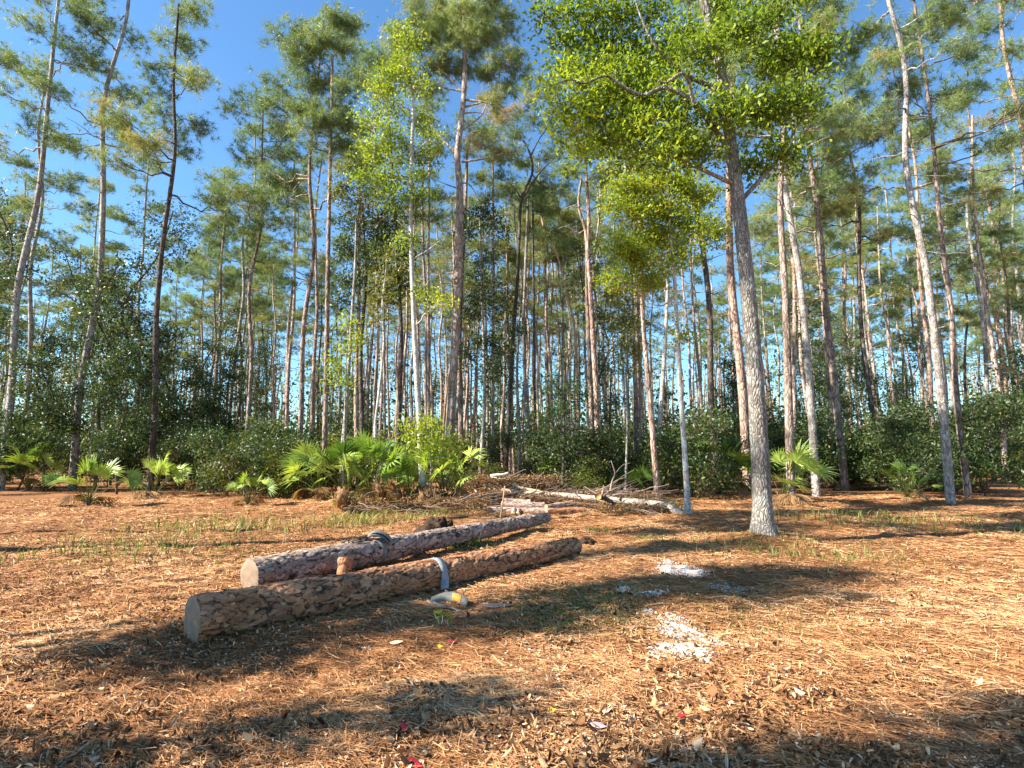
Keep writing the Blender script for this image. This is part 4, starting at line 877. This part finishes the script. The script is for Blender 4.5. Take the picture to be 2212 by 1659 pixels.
for (lab, Y, pts, w0, w1, bk, cb, lm) in [
    ('slim grey pine right beside the dark forked pine', 27, [(1142, 1005), (1136, 860), (1131, 720), (1135, 580), (1140, 460), (1142, 400)], 9, 5, 'grey_bark', [(1145, 400, 36, 16), (1120, 430, 28, 12), (1165, 425, 30, 14)], 'needles'),
    ('thin dark pine between the forked pine and the golden pine', 26, [(1157, 1015), (1156, 900), (1154, 780), (1152, 580), (1151, 430)], 8, 4, 'dark_bark', [(1150, 430, 30, 14), (1175, 450, 26, 12)], 'needles'),
    ('thin orange lit trunk that curves left near its top, right of the dark holly', 22, [(1256, 1035), (1251, 930), (1246, 800), (1240, 700), (1226, 640), (1206, 560), (1190, 510)], 8, 2.5, 'tan_bark', [(1190, 500, 26, 14), (1215, 530, 22, 12)], 'needles'),
    ('pine with a pale sunlit edge standing left of the dark straight pine', 20.5, [(1281, 1045), (1278, 930), (1273, 780), (1268, 640), (1266, 510), (1250, 445), (1256, 385)], 12, 5, 'pine_bark', [], 'needles'),
    ('reddish dark pine at the right of a close pair, with a bare forked top', 19.5, [(1293, 1062), (1291, 950), (1287, 830), (1281, 730), (1275, 620), (1270, 540), (1272, 480), (1268, 400), (1264, 340)], 14, 6, 'red_bark', [(1262, 320, 40, 20), (1295, 380, 30, 16), (1235, 365, 26, 14), (1290, 300, 30, 18)], 'needles'),
    ('thick dark plated pine at the right with shadow bands', 20, [(1378, 1045), (1377, 900), (1375, 760), (1372, 620), (1371, 500), (1370, 400), (1372, 290)], 19, 10, 'pine_bark', [(1370, 260, 50, 26), (1340, 300, 36, 18), (1405, 320, 36, 20), (1375, 210, 46, 24)], 'needles'),
    ('orange brown pine leaning left just beside the thick dark pine', 17.5, [(1419, 1050), (1413, 980), (1406, 890), (1398, 800), (1391, 720), (1386, 620), (1384, 520), (1380, 420)], 14, 7, 'red_bark', [(1380, 400, 36, 18), (1410, 440, 30, 16), (1350, 430, 30, 14)], 'needles'),
    ('pale grey trunk slanting right behind the orange brown pine', 22, [(1421, 1000), (1425, 920), (1431, 830), (1437, 740), (1441, 650), (1445, 540)], 13, 6, 'pale_bark', [(1445, 520, 36, 20), (1420, 560, 30, 16)], 'needles'),
    ('reddish pine with a dark stripe at the left, next to the dark oak', 23, [(771, 960), (769, 880), (772, 770), (775, 660), (776, 540), (777, 420), (775, 330)], 12, 6, 'red_bark', [(770, 320, 36, 20), (800, 345, 30, 16), (745, 350, 30, 16), (775, 280, 40, 20)], 'needles'),
    ('dark brown pine left of the white barked tree', 24, [(858, 1000), (863, 880), (867, 740), (862, 610), (855, 480), (848, 380), (842, 290), (835, 200)], 10, 5, 'dark_bark', [(800, 140, 36, 18), (835, 180, 40, 20), (785, 180, 34, 16), (860, 140, 36, 18), (820, 120, 34, 16), (770, 165, 24, 14)], 'needles'),
    ('far thin pale pine between the left oak and the white barked tree', 30, [(832, 1000), (830, 800), (829, 640), (830, 480), (832, 330)], 7, 4, 'grey_bark', [(830, 320, 36, 16), (860, 350, 30, 14), (800, 350, 30, 14)], 'needles'),
    ('pine filling the gap between the white barked tree and the tallest pine', 27, [(925, 1000), (926, 800), (925, 600), (927, 420), (928, 280)], 9, 4, 'main_bark', [(930, 225, 34, 18), (912, 285, 30, 16), (950, 325, 30, 16), (925, 375, 34, 16), (900, 435, 30, 16), (945, 420, 30, 16), (935, 470, 30, 14)], 'needles'),
    ('pine with a brownish green crown between the tallest and the forked pine', 28, [(1066, 1005), (1064, 800), (1066, 600), (1065, 420), (1064, 260)], 9, 4, 'main_bark', [(1060, 205, 34, 18, 0, .8), (1085, 248, 30, 16, 0, .9), (1048, 288, 32, 16, 0, .6), (1075, 338, 34, 16), (1042, 380, 30, 14), (1090, 400, 30, 14), (1060, 430, 34, 14)], 'gold_needles'),
    ('pine whose crown shows between the golden pine and the close pair', 29, [(1216, 1005), (1215, 800), (1217, 620), (1216, 460)], 8, 4, 'grey_bark', [(1215, 400, 34, 16), (1242, 432, 28, 14), (1190, 420, 28, 14), (1222, 465, 30, 14)], 'gold_needles'),
    ('pine at the left edge showing hanging needle tufts against the sky', 19, [(700, 1010), (705, 800), (708, 600), (712, 400), (716, 240), (718, 120)], 13, 6, 'pine_bark', [(745, 60, 30, 20), (765, 45, 22, 14), (740, 100, 22, 12), (715, 40, 30, 18), (690, 80, 36, 20), (745, 190, 22, 18), (750, 260, 26, 20), (735, 230, 26, 18), (690, 180, 36, 20), (745, 310, 26, 16), (700, 260, 36, 20), (655, 130, 34, 20), (655, 230, 34, 20)], 'needles')]:
    gold = lm != 'needles'
    hero('pine_tree', 'tree', lab, Y, pts, w0, w1, bk, 'pine', lm, blobs=cb, dead=[[(pts[-2][0], pts[-2][1] + 60), (pts[-2][0] + s_ * 28, pts[-2][1] + 45), (pts[-2][0] + s_ * 50, pts[-2][1] + 52)] for s_ in (-1, 1)], dens=7, leaf=.27, tint=.48, cl=14)
hero('oak_tree', 'tree', 'pale slanting oak trunk at the left edge behind the palmettos', 19, [(739, 985), (746, 900), (754, 780), (762, 660), (768, 560), (770, 470)], 11, 5, 'grey_bark', 'broad', 'olive',
     blobs=[(760, 440, 36, 26), (795, 420, 34, 22), (740, 400, 30, 24), (830, 410, 36, 22), (775, 375, 34, 20), (870, 460, 36, 24)], dens=50, leaf=.11, tint=.5, cl=9)
hero('oak_tree', 'tree', 'dark oak with a crooked blackish trunk and dense dark leaves at the left', 20, [(783, 975), (781, 880), (779, 770), (785, 680), (791, 600), (786, 510), (783, 440)], 12, 5, 'dark_bark', 'broad', 'dark',
     blobs=[(768, 485, 40, 32), (820, 470, 38, 30), (750, 540, 34, 34), (800, 555, 46, 34), (842, 520, 34, 26), (760, 600, 38, 30), (862, 600, 36, 34), (832, 640, 34, 26), (742, 650, 28, 26), (812, 500, 36, 26), (880, 550, 30, 26)],
     dead=[[(786, 660), (760, 620), (738, 600)], [(789, 640), (830, 600), (860, 590)]], dens=40, leaf=.12, tint=.45, cl=10)
hero('oak_tree', 'tree', 'thin crooked pale oak stem standing behind the left palmettos', 18.5, [(812, 975), (811, 920), (816, 870), (824, 800), (829, 735), (826, 660), (834, 580)], 8, 3, 'pale_bark', 'broad', 'olive', blobs=[(828, 640, 26, 22), (815, 690, 22, 18), (840, 600, 22, 18), (835, 560, 26, 20)], dens=50, leaf=.11, tint=.6, cl=8)
hero('oak_sapling', 'tree', 'young leafy oak with yellow green leaves at the left edge at eye level', 17, [(742, 1000), (745, 900), (748, 800), (752, 720)], 4, 2, 'grey_bark', 'broad', 'holly', blobs=[(770, 735, 24, 16), (745, 760, 18, 16), (738, 825, 16, 14), (752, 700, 20, 14), (730, 790, 22, 20)], dens=40, leaf=.10, tint=.6, cl=9)
hero('holly_sapling', 'tree', 'low yellow green sapling with orange leaves between the white trunk and the tallest pine', 15.6, [(932, 1050), (930, 980), (925, 930)], 4, 2, 'grey_bark', 'broad', 'holly', blobs=[(893, 915, 18, 14), (895, 945, 20, 12), (945, 935, 26, 12), (925, 955, 26, 12), (960, 960, 18, 10), (935, 915, 18, 10), (955, 985, 22, 12)], dens=36, leaf=.10, tint=.62, cl=9)
hero('holly_tree', 'tree', 'dense dark evergreen holly standing behind the fallen trunk, right of centre', 18.5, [(1216, 1050), (1218, 900), (1220, 760)], 8, 3, 'dark_bark', 'broad', 'dark',
     blobs=[(1218, 770, 30, 28), (1200, 830, 42, 34), (1240, 845, 40, 34), (1185, 905, 48, 38), (1250, 925, 46, 38), (1215, 975, 54, 38), (1170, 975, 34, 34), (1268, 980, 34, 36), (1225, 880, 40, 30)], dens=30, leaf=.10, tint=.5, cl=6)
hero('holly_tree', 'tree', 'dark evergreen holly filling the gap behind the close pair of pines', 21.5, [(1318, 1045), (1318, 900), (1320, 800)], 7, 3, 'dark_bark', 'broad', 'dark',
     blobs=[(1320, 800, 32, 34), (1335, 860, 36, 36), (1308, 900, 36, 36), (1330, 950, 40, 40), (1300, 980, 34, 30), (1350, 1000, 34, 30)], dens=28, leaf=.11, tint=.5, cl=6)
hero('oak_tree', 'tree', 'small olive leaved oak right of the close pair of pines', 18.2, [(1352, 1045), (1355, 900), (1352, 780), (1358, 660)], 6, 3, 'grey_bark', 'broad', 'olive',
     blobs=[(1358, 650, 28, 24), (1345, 690, 28, 26), (1372, 700, 28, 26), (1345, 745, 28, 24), (1378, 755, 26, 24), (1360, 800, 24, 22), (1340, 620, 26, 20)], dens=44, leaf=.10, tint=.5, cl=9)
hero('oak_tree', 'tree', 'bright white trunked oak leaning left at the right edge of the clearing', 14, [(1485, 1085), (1479, 980), (1472, 870), (1467, 780), (1462, 690), (1457, 600), (1451, 530), (1444, 450), (1440, 370)], 13, 6, 'pale_bark', 'broad', 'holly',
     blobs=[(1400, 520, 42, 32), (1440, 450, 40, 32), (1360, 560, 38, 30), (1330, 600, 30, 24), (1402, 610, 38, 28), (1432, 380, 42, 32), (1382, 465, 36, 28), (1465, 560, 26, 30), (1330, 530, 30, 22), (1475, 480, 30, 30), (1510, 420, 40, 36), (1530, 500, 40, 36), (1350, 400, 36, 24), (1320, 440, 28, 20), (1345, 350, 34, 24), (1305, 320, 26, 18), (1395, 410, 34, 26), (1420, 500, 36, 28), (1380, 540, 34, 26), (1455, 400, 36, 30), (1480, 725, 8, 8)],
     dead=[[(1452, 540), (1420, 560), (1390, 590)], [(1450, 520), (1410, 490), (1370, 470)], [(1460, 640), (1430, 660), (1400, 655)]], dens=56, leaf=.095, tint=.58, cl=11)
hero('pine_tree', 'tree', 'short pale stub of a broken sunlit trunk low at the right', 21, [(1365, 1045), (1364, 990), (1362, 930)], 8, 7, 'tan_bark', 'pine', 'needles')
# near oak overhanging from the right
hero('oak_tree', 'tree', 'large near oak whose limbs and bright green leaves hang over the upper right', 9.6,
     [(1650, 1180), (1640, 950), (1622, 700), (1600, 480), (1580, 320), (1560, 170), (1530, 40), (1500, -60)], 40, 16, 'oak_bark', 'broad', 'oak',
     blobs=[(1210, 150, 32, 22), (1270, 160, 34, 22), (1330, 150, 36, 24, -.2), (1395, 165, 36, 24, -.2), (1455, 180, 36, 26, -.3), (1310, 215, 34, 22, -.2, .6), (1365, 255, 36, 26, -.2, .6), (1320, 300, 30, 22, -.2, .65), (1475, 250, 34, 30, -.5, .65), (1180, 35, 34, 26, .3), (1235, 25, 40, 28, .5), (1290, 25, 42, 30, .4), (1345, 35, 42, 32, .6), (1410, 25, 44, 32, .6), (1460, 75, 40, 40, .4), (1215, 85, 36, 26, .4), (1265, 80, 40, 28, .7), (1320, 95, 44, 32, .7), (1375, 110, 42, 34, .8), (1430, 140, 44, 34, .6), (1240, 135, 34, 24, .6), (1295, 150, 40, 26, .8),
            (1195, 185, 30, 16, -.5, .75), (1245, 185, 36, 24, -.3, .7), (1298, 195, 38, 26, -.3, .65), (1215, 235, 34, 24, -.4, .7), (1265, 250, 40, 28, -.4, .7), (1235, 295, 34, 20, -.4, .75), (1258, 335, 24, 16, -.4, .75), (1305, 260, 30, 24, -.2, .6), (1345, 190, 36, 26, 0, .55),  # lower masses tinted lighter; the darker upper tint imitates shaded undersides
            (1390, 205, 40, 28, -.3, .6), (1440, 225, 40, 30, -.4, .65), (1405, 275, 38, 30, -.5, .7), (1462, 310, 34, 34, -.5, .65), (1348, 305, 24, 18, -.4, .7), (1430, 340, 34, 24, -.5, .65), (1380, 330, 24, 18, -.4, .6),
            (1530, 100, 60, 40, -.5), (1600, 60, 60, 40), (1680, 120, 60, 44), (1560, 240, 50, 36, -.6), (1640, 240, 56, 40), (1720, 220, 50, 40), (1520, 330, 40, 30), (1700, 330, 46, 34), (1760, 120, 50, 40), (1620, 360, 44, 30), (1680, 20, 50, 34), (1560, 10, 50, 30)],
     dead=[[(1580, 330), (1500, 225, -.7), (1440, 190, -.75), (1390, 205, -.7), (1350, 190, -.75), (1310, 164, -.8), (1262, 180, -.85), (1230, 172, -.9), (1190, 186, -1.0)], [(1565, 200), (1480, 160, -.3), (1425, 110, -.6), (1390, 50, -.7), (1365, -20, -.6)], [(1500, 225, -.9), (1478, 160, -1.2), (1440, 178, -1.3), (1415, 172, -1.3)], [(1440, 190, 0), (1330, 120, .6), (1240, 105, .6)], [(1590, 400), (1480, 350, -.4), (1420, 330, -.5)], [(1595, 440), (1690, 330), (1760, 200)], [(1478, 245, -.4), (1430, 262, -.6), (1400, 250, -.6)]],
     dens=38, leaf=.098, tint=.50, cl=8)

# ------------------------------------------------------------------ generic background kinds
def proto_pine(seed, H, r, n=17, tufts=8, cl=8):
    sl_ = R.normal(0, .07, 2)
    P = np.array([[R.normal(0, .055) * k ** .7 + sl_[0] * k, R.normal(0, .055) * k ** .7 + sl_[1] * k, H * k / 6] for k in range(7)]); P[0, :2] = 0; P[0, 2] = -.1
    T = catmull(P, 30); gw, gl = Geo(), Geo(); tube(gw, T, np.linspace(r, r * .35, 30), 9, .5, .06)
    for k in range(n):
        f = .56 + .44 * (k + R.random()) / n; az = R.uniform(0, 6.28); L = (1.9 * (1.05 - f) / .5 + .5) * R.uniform(.7, 1.25)
        s = interp_trunk(T, H * f); c = s + [math.cos(az) * L, math.sin(az) * L, L * R.uniform(.05, .4)]
        crown_blob(gw, gl, T, c, .8, .4, .8, 'pine', tufts, .3, .5 + R.normal(0, .1), cl)
    for k in range(9):
        f = R.uniform(.25, .6); az = R.uniform(0, 6.28); s = interp_trunk(T, H * f); L = R.uniform(.4, 1.5)
        tube(gw, limb(s, s + [math.cos(az) * L, math.sin(az) * L, L * R.uniform(-.25, .25)], .1, 5, .12), np.linspace(.02, .006, 5), 5)
    return gw, gl
def proto_broad(H, r, mats, dens=40, leaf=.14, lo=.3, wid=1.0, blobs=12, sway=.14):
    P = np.array([[R.normal(0, sway + .01) * k, R.normal(0, sway + .01) * k, H * k / 5] for k in range(6)]); P[0] = [0, 0, -.1]
    T = catmull(P, 24); gw, gl = Geo(), Geo(); tube(gw, T, np.linspace(r, r * .3, 24), 8, .5, .08)
    for k in range(blobs):
        f = lo + (1 - lo) * (k + R.random()) / blobs; az = R.uniform(0, 6.28); L = wid * R.uniform(.3, 1.2) * (1.15 - f * .6)
        s = interp_trunk(T, H * f); c = s + [math.cos(az) * L, math.sin(az) * L, L * .3]
        crown_blob(gw, gl, T, c, .65 * wid, .45 * wid, .65 * wid, 'broad', dens, leaf, .45 + R.normal(0, .12), 11)
    return gw, gl
def mk(name, gwgl, bark, leafm, loc, label, cat, group):
    root = empty(name, loc, label, cat, group); gwgl[0].build('trunk', M[bark], root, smooth=True); gwgl[1].build('crown', M[leafm], root); return root
def region_label(kind, x, y):
    u = x / y
    if abs(u) <= .3:
        return {'pine': ('slim pine standing deep in the wood behind the nearer trunks', 'slim pines deep in the wood'),
                'oak': ('dark leaved understorey tree among the distant pine trunks', 'understorey trees deep in the wood'),
                'shrub': ('dark green shrub growing between the trunks behind the clearing', 'shrubs between the trunks')}[kind]
    w = 'left' if u < 0 else 'right'; e = 'left of the palmetto thicket' if u < 0 else 'right of the leaning white trunk'
    return {'pine': (f'pine in the wood {e}', f'pines in the {w} wood'), 'oak': (f'dark leaved understorey tree in the wood {e}', f'understorey trees in the {w} wood'),
            'shrub': (f'green shrub at the wood edge {e}', f'shrubs in the {w} wood')}[kind]

barks = ['pine_bark', 'red_bark', 'dark_bark', 'grey_bark', 'pine_bark', 'main_bark', 'grey_bark', 'main_bark']
pine_specs = [proto_pine(k, H, r) for k, (H, r) in enumerate([(21, .15), (24, .17), (19, .12), (23, .14), (17, .10)])] + [proto_pine(k, H, r, n, 6, 6) for k, (H, r, n) in enumerate([(21, .14, 10), (23, .13, 11), (18, .11, 9)])]
oak_specs = [proto_broad(9, .07, None, lo=.25, dens=28), proto_broad(7, .06, None, lo=.2, wid=1.1), proto_broad(12, .09, None, lo=.35, wid=1.2, blobs=15, dens=28)]
shrub_specs = [proto_broad(2.4, .03, None, dens=46, leaf=.11, lo=.08, wid=.9, blobs=9), proto_broad(1.6, .025, None, dens=46, leaf=.10, lo=.08, wid=.75, blobs=7), proto_broad(3.4, .035, None, dens=46, leaf=.12, lo=.1, wid=1.0, blobs=11)]
first = {}
def place(kind, k, x, y, s, sz=None):
    lab, grp = region_label(kind, x, y); p = (x, y, hz(x, y) - .03)
    nm = {'pine': 'pine_tree', 'oak': 'understorey_tree', 'shrub': 'shrub'}[kind]; cat = {'pine': 'tree', 'oak': 'tree', 'shrub': 'shrub'}[kind]
    if (kind, k) not in first:
        specs = {'pine': pine_specs, 'oak': oak_specs, 'shrub': shrub_specs}[kind]
        r = mk(nm, specs[k], barks[k] if kind == 'pine' else 'dark_bark', {'pine': 'gold_needles' if k in (5, 7) else 'needles', 'oak': 'dark', 'shrub': ['dark', 'olive', 'dark'][k] if kind == 'shrub' else ''}[kind], p, lab, cat, grp)
        r.rotation_euler = (0, 0, R.uniform(0, 6.28)); r.scale = (s, s, sz or s); first[(kind, k)] = r; return r
    return dup(first[(kind, k)], p, R.uniform(0, 6.28), s, lab, grp, sz)

PH = [21, 24, 19, 23, 17, 21, 23, 18]
def fit(k, x, y, s):
    """the deep pines seen through the gap in the middle are lower than the front row"""
    if abs(x / y) < .30: s = min(s, (R.uniform(.34, .56) * y + 1.5) / PH[k])
    return s
used = []
def free(x, y, dmin):
    if any((x - a) ** 2 + (y - b) ** 2 < dmin * dmin for a, b in used): return False
    used.append((x, y)); return True
# deep wood
cnt = 0
while cnt < 190:
    y = 23 + 47 * R.random() ** .8; x = y * R.uniform(-1.05, 1.05)
    if abs(x / y) < .3 and y < 27: continue
    if -1 < x / y < -.22 and y < 42 and R.random() < .62: continue
    if abs(x / y) < .3 and R.random() < .25: continue
    if not free(x, y, 1.1): continue
    k = int(R.integers(5, 8) if abs(x / y) < .3 or R.random() < .3 else R.integers(0, 5)); place('pine', k, x, y, fit(k, x, y, R.uniform(.8, 1.15))); cnt += 1
cnt = 0
while cnt < 48:
    y = R.uniform(26, 46); x = y * R.uniform(-.24, .24)
    if not free(x, y, .75): continue
    k = int(R.integers(5, 8)); place('pine', k, x, y, fit(k, x, y, .85)); cnt += 1
# nearer trees at the two flanks (outside the strip's view)
for x, y in [(-7.6, 20.5), (-10.5, 22.5), (-13.5, 21.5), (-17.5, 23), (-19.5, 22), (8.2, 17), (10, 19), (12.5, 16.5), (9, 22), (15, 19), (17.5, 17), (13, 22.5), (20, 21), (7.3, 20.5)]:
    if free(x, y, .8): place('pine', R.integers(0, 5), x, y, R.uniform(.85, 1.1))
cnt = 0
while cnt < 54:
    y = 19.5 + 32 * R.random(); x = y * R.uniform(-1.05, 1.05)
    if abs(x / y) < .3 and R.random() < .78: continue
    if not free(x, y, .7): continue
    place('oak', R.integers(0, 3), x, y, R.uniform(.75, 1.15)); cnt += 1
cnt = 0
while cnt < 120:
    y = 18.5 + 24 * R.random() ** 1.3; x = y * R.uniform(-1.05, 1.05)
    if abs(x / y) < .3 and y < 24 and R.random() < .4: continue
    place('shrub', R.integers(0, 3), x, y, R.uniform(.65, 1.1)); cnt += 1
for _ in range(26):
    y = R.uniform(18.2, 30); x = y * R.uniform(.07, .30); place('shrub', int(R.integers(0, 2)), x, y, R.uniform(.55, .95))
for _ in range(4):
    y = R.uniform(22, 28); x = y * R.uniform(-.26, -.02); place('shrub', int(R.integers(0, 2)), x, y, R.uniform(.55, .9))
# pines left of the camera that throw the bands of shade across the clearing
SHADE = [(-9.5, 2.85, .46, 10.4, .62, 22, 'oak left of the camera whose long crown shades the straw below the logs'), (-7.5, 1.45, .52, 6.3, .24, 6, 'small oak left of the camera shading the lower left straw'),
         (-7.5, .15, .70, 9.0, .32, 9, 'slim oak left of the camera shading the lower right corner'), (-11.2, 6.55, .80, 13.4, .34, 9, 'tall slim oak beyond the left edge shading the far right straw'),
         (-11.1, 4.8, .80, 12.2, .34, 9, 'slim oak beyond the left edge shading the straw right of the log ends'), (-10.1, 3.15, .82, 11.6, .30, 8, 'slim oak beyond the left edge shading the straw by the upper gravel patch')]
for x, y, z0, H, wd, nb, lab in SHADE:
    mk('oak_tree', proto_broad(H, .07, None, dens=44, leaf=.11, lo=z0, wid=wd, blobs=nb, sway=.0), 'grey_bark', 'oak', (x, y, hz(x, y)), lab, 'tree', None)
# shrubs that back the left palmettos
for x0, Y in [(800, 18.6), (640, 18.6), (1000, 19.5)]:
    q = at(x0, 1000, Y); place('shrub', 1, q[0], Y, 1.0)
for (x, y) in [(-14, 6.6), (-12.5, 9.0)]:
    place('pine', R.integers(0, 5), x, y, 1.0)

# far wood: reads as one mass
gw, gl = Geo(), Geo()
for _ in range(420):
    y = R.uniform(70, 125); x = y * R.uniform(-1.1, 1.1); H = R.uniform(14, 22)
    tube(gw, [[x, y, -.2], [x + R.normal(0, .2), y, H * .5], [x + R.normal(0, .5), y, H]], [.17, .13, .05], 5, .5)
    m = 16; c = np.stack([x + R.normal(0, 1.4, m), y + R.normal(0, 1.4, m), H * R.uniform(.6, 1.05, m)], -1)
    add_leaves(gl, np.repeat(c, 5, 0) + R.normal(0, .35, (m * 5, 3)), .55, R.normal(.45, .15, m * 5), up=.4, wide=.35)
m = 85000; yy = R.uniform(46, 110, m); xx = yy * R.uniform(-1.1, 1.1, m); zz = np.abs(R.normal(0, 3.4, m)) * (.5 + vnoise(xx, yy, 5, 3))
add_leaves(gl, np.stack([xx, yy, zz], -1), .5, R.normal(.35, .15, m), up=.3, wide=.5)
fo = gw.build('far_woods', M['pine_bark'], smooth=True); tag(fo, 'distant mass of trunks at the back of the wood', kind='stuff')
fo = gl.build('far_foliage', M['olive']); tag(fo, 'distant mass of foliage at the back of the wood', kind='stuff')

# ------------------------------------------------------------------ light, sky, camera
SUN_EL, SUN_AZ = math.radians(38), math.atan2(-.96, -.28)      # azimuth measured from +y towards +x
sd = Vector((math.sin(SUN_AZ) * math.cos(SUN_EL), math.cos(SUN_AZ) * math.cos(SUN_EL), math.sin(SUN_EL)))
sl = bpy.data.lights.new('sun', 'SUN'); sl.energy = 5.0; sl.angle = math.radians(.5); sl.color = (1, .92, .79)
so = bpy.data.objects.new('sun', sl); COL.objects.link(so); so.rotation_mode = 'QUATERNION'; so.rotation_quaternion = sd.to_track_quat('Z', 'Y'); so.location = (-20, -4, 20)
w = bpy.data.worlds.new('World'); scene.world = w; w.use_nodes = True
nt = w.node_tree; nt.nodes.clear()
sk = nt.nodes.new('ShaderNodeTexSky'); sk.sky_type = 'NISHITA'; sk.sun_disc = False; sk.sun_elevation = SUN_EL; sk.sun_rotation = SUN_AZ; sk.air_density = 1.0; sk.dust_density = .3; sk.ozone_density = 1.2
bg = nt.nodes.new('ShaderNodeBackground'); bg.inputs['Strength'].default_value = .073
wo = nt.nodes.new('ShaderNodeOutputWorld'); tn = nt.nodes.new('ShaderNodeMix'); tn.data_type = 'RGBA'; tn.blend_type = 'MULTIPLY'; tn.inputs['Factor'].default_value = 1; tn.inputs['B'].default_value = (.62, .93, 1.13, 1); nt.links.new(sk.outputs[0], tn.inputs['A']); nt.links.new(tn.outputs['Result'], bg.inputs[0]); nt.links.new(bg.outputs[0], wo.inputs[0])

cam = bpy.data.cameras.new('camera'); co = bpy.data.objects.new('camera', cam); COL.objects.link(co)
cam.sensor_fit = 'VERTICAL'; cam.sensor_height = 24; cam.lens = 24 * FOC; cam.clip_start = .05; cam.clip_end = 1500
co.location = (0, 0, CAM_Z); co.rotation_euler = (math.pi / 2 + PITCH, 0, 0); scene.camera = co
vs = scene.view_settings; scene.display_settings.display_device = 'sRGB'
vs.view_transform = 'Standard'; vs.look = 'None'; vs.exposure = 1.78; vs.gamma = 1; vs.use_curve_mapping = False
scene.cycles.use_denoising = True; scene.cycles.max_bounces = 8; scene.cycles.diffuse_bounces = 4; scene.cycles.transmission_bounces = 4
print('verts', sum(len(m.vertices) for m in bpy.data.meshes), 'objects', len(bpy.data.objects))
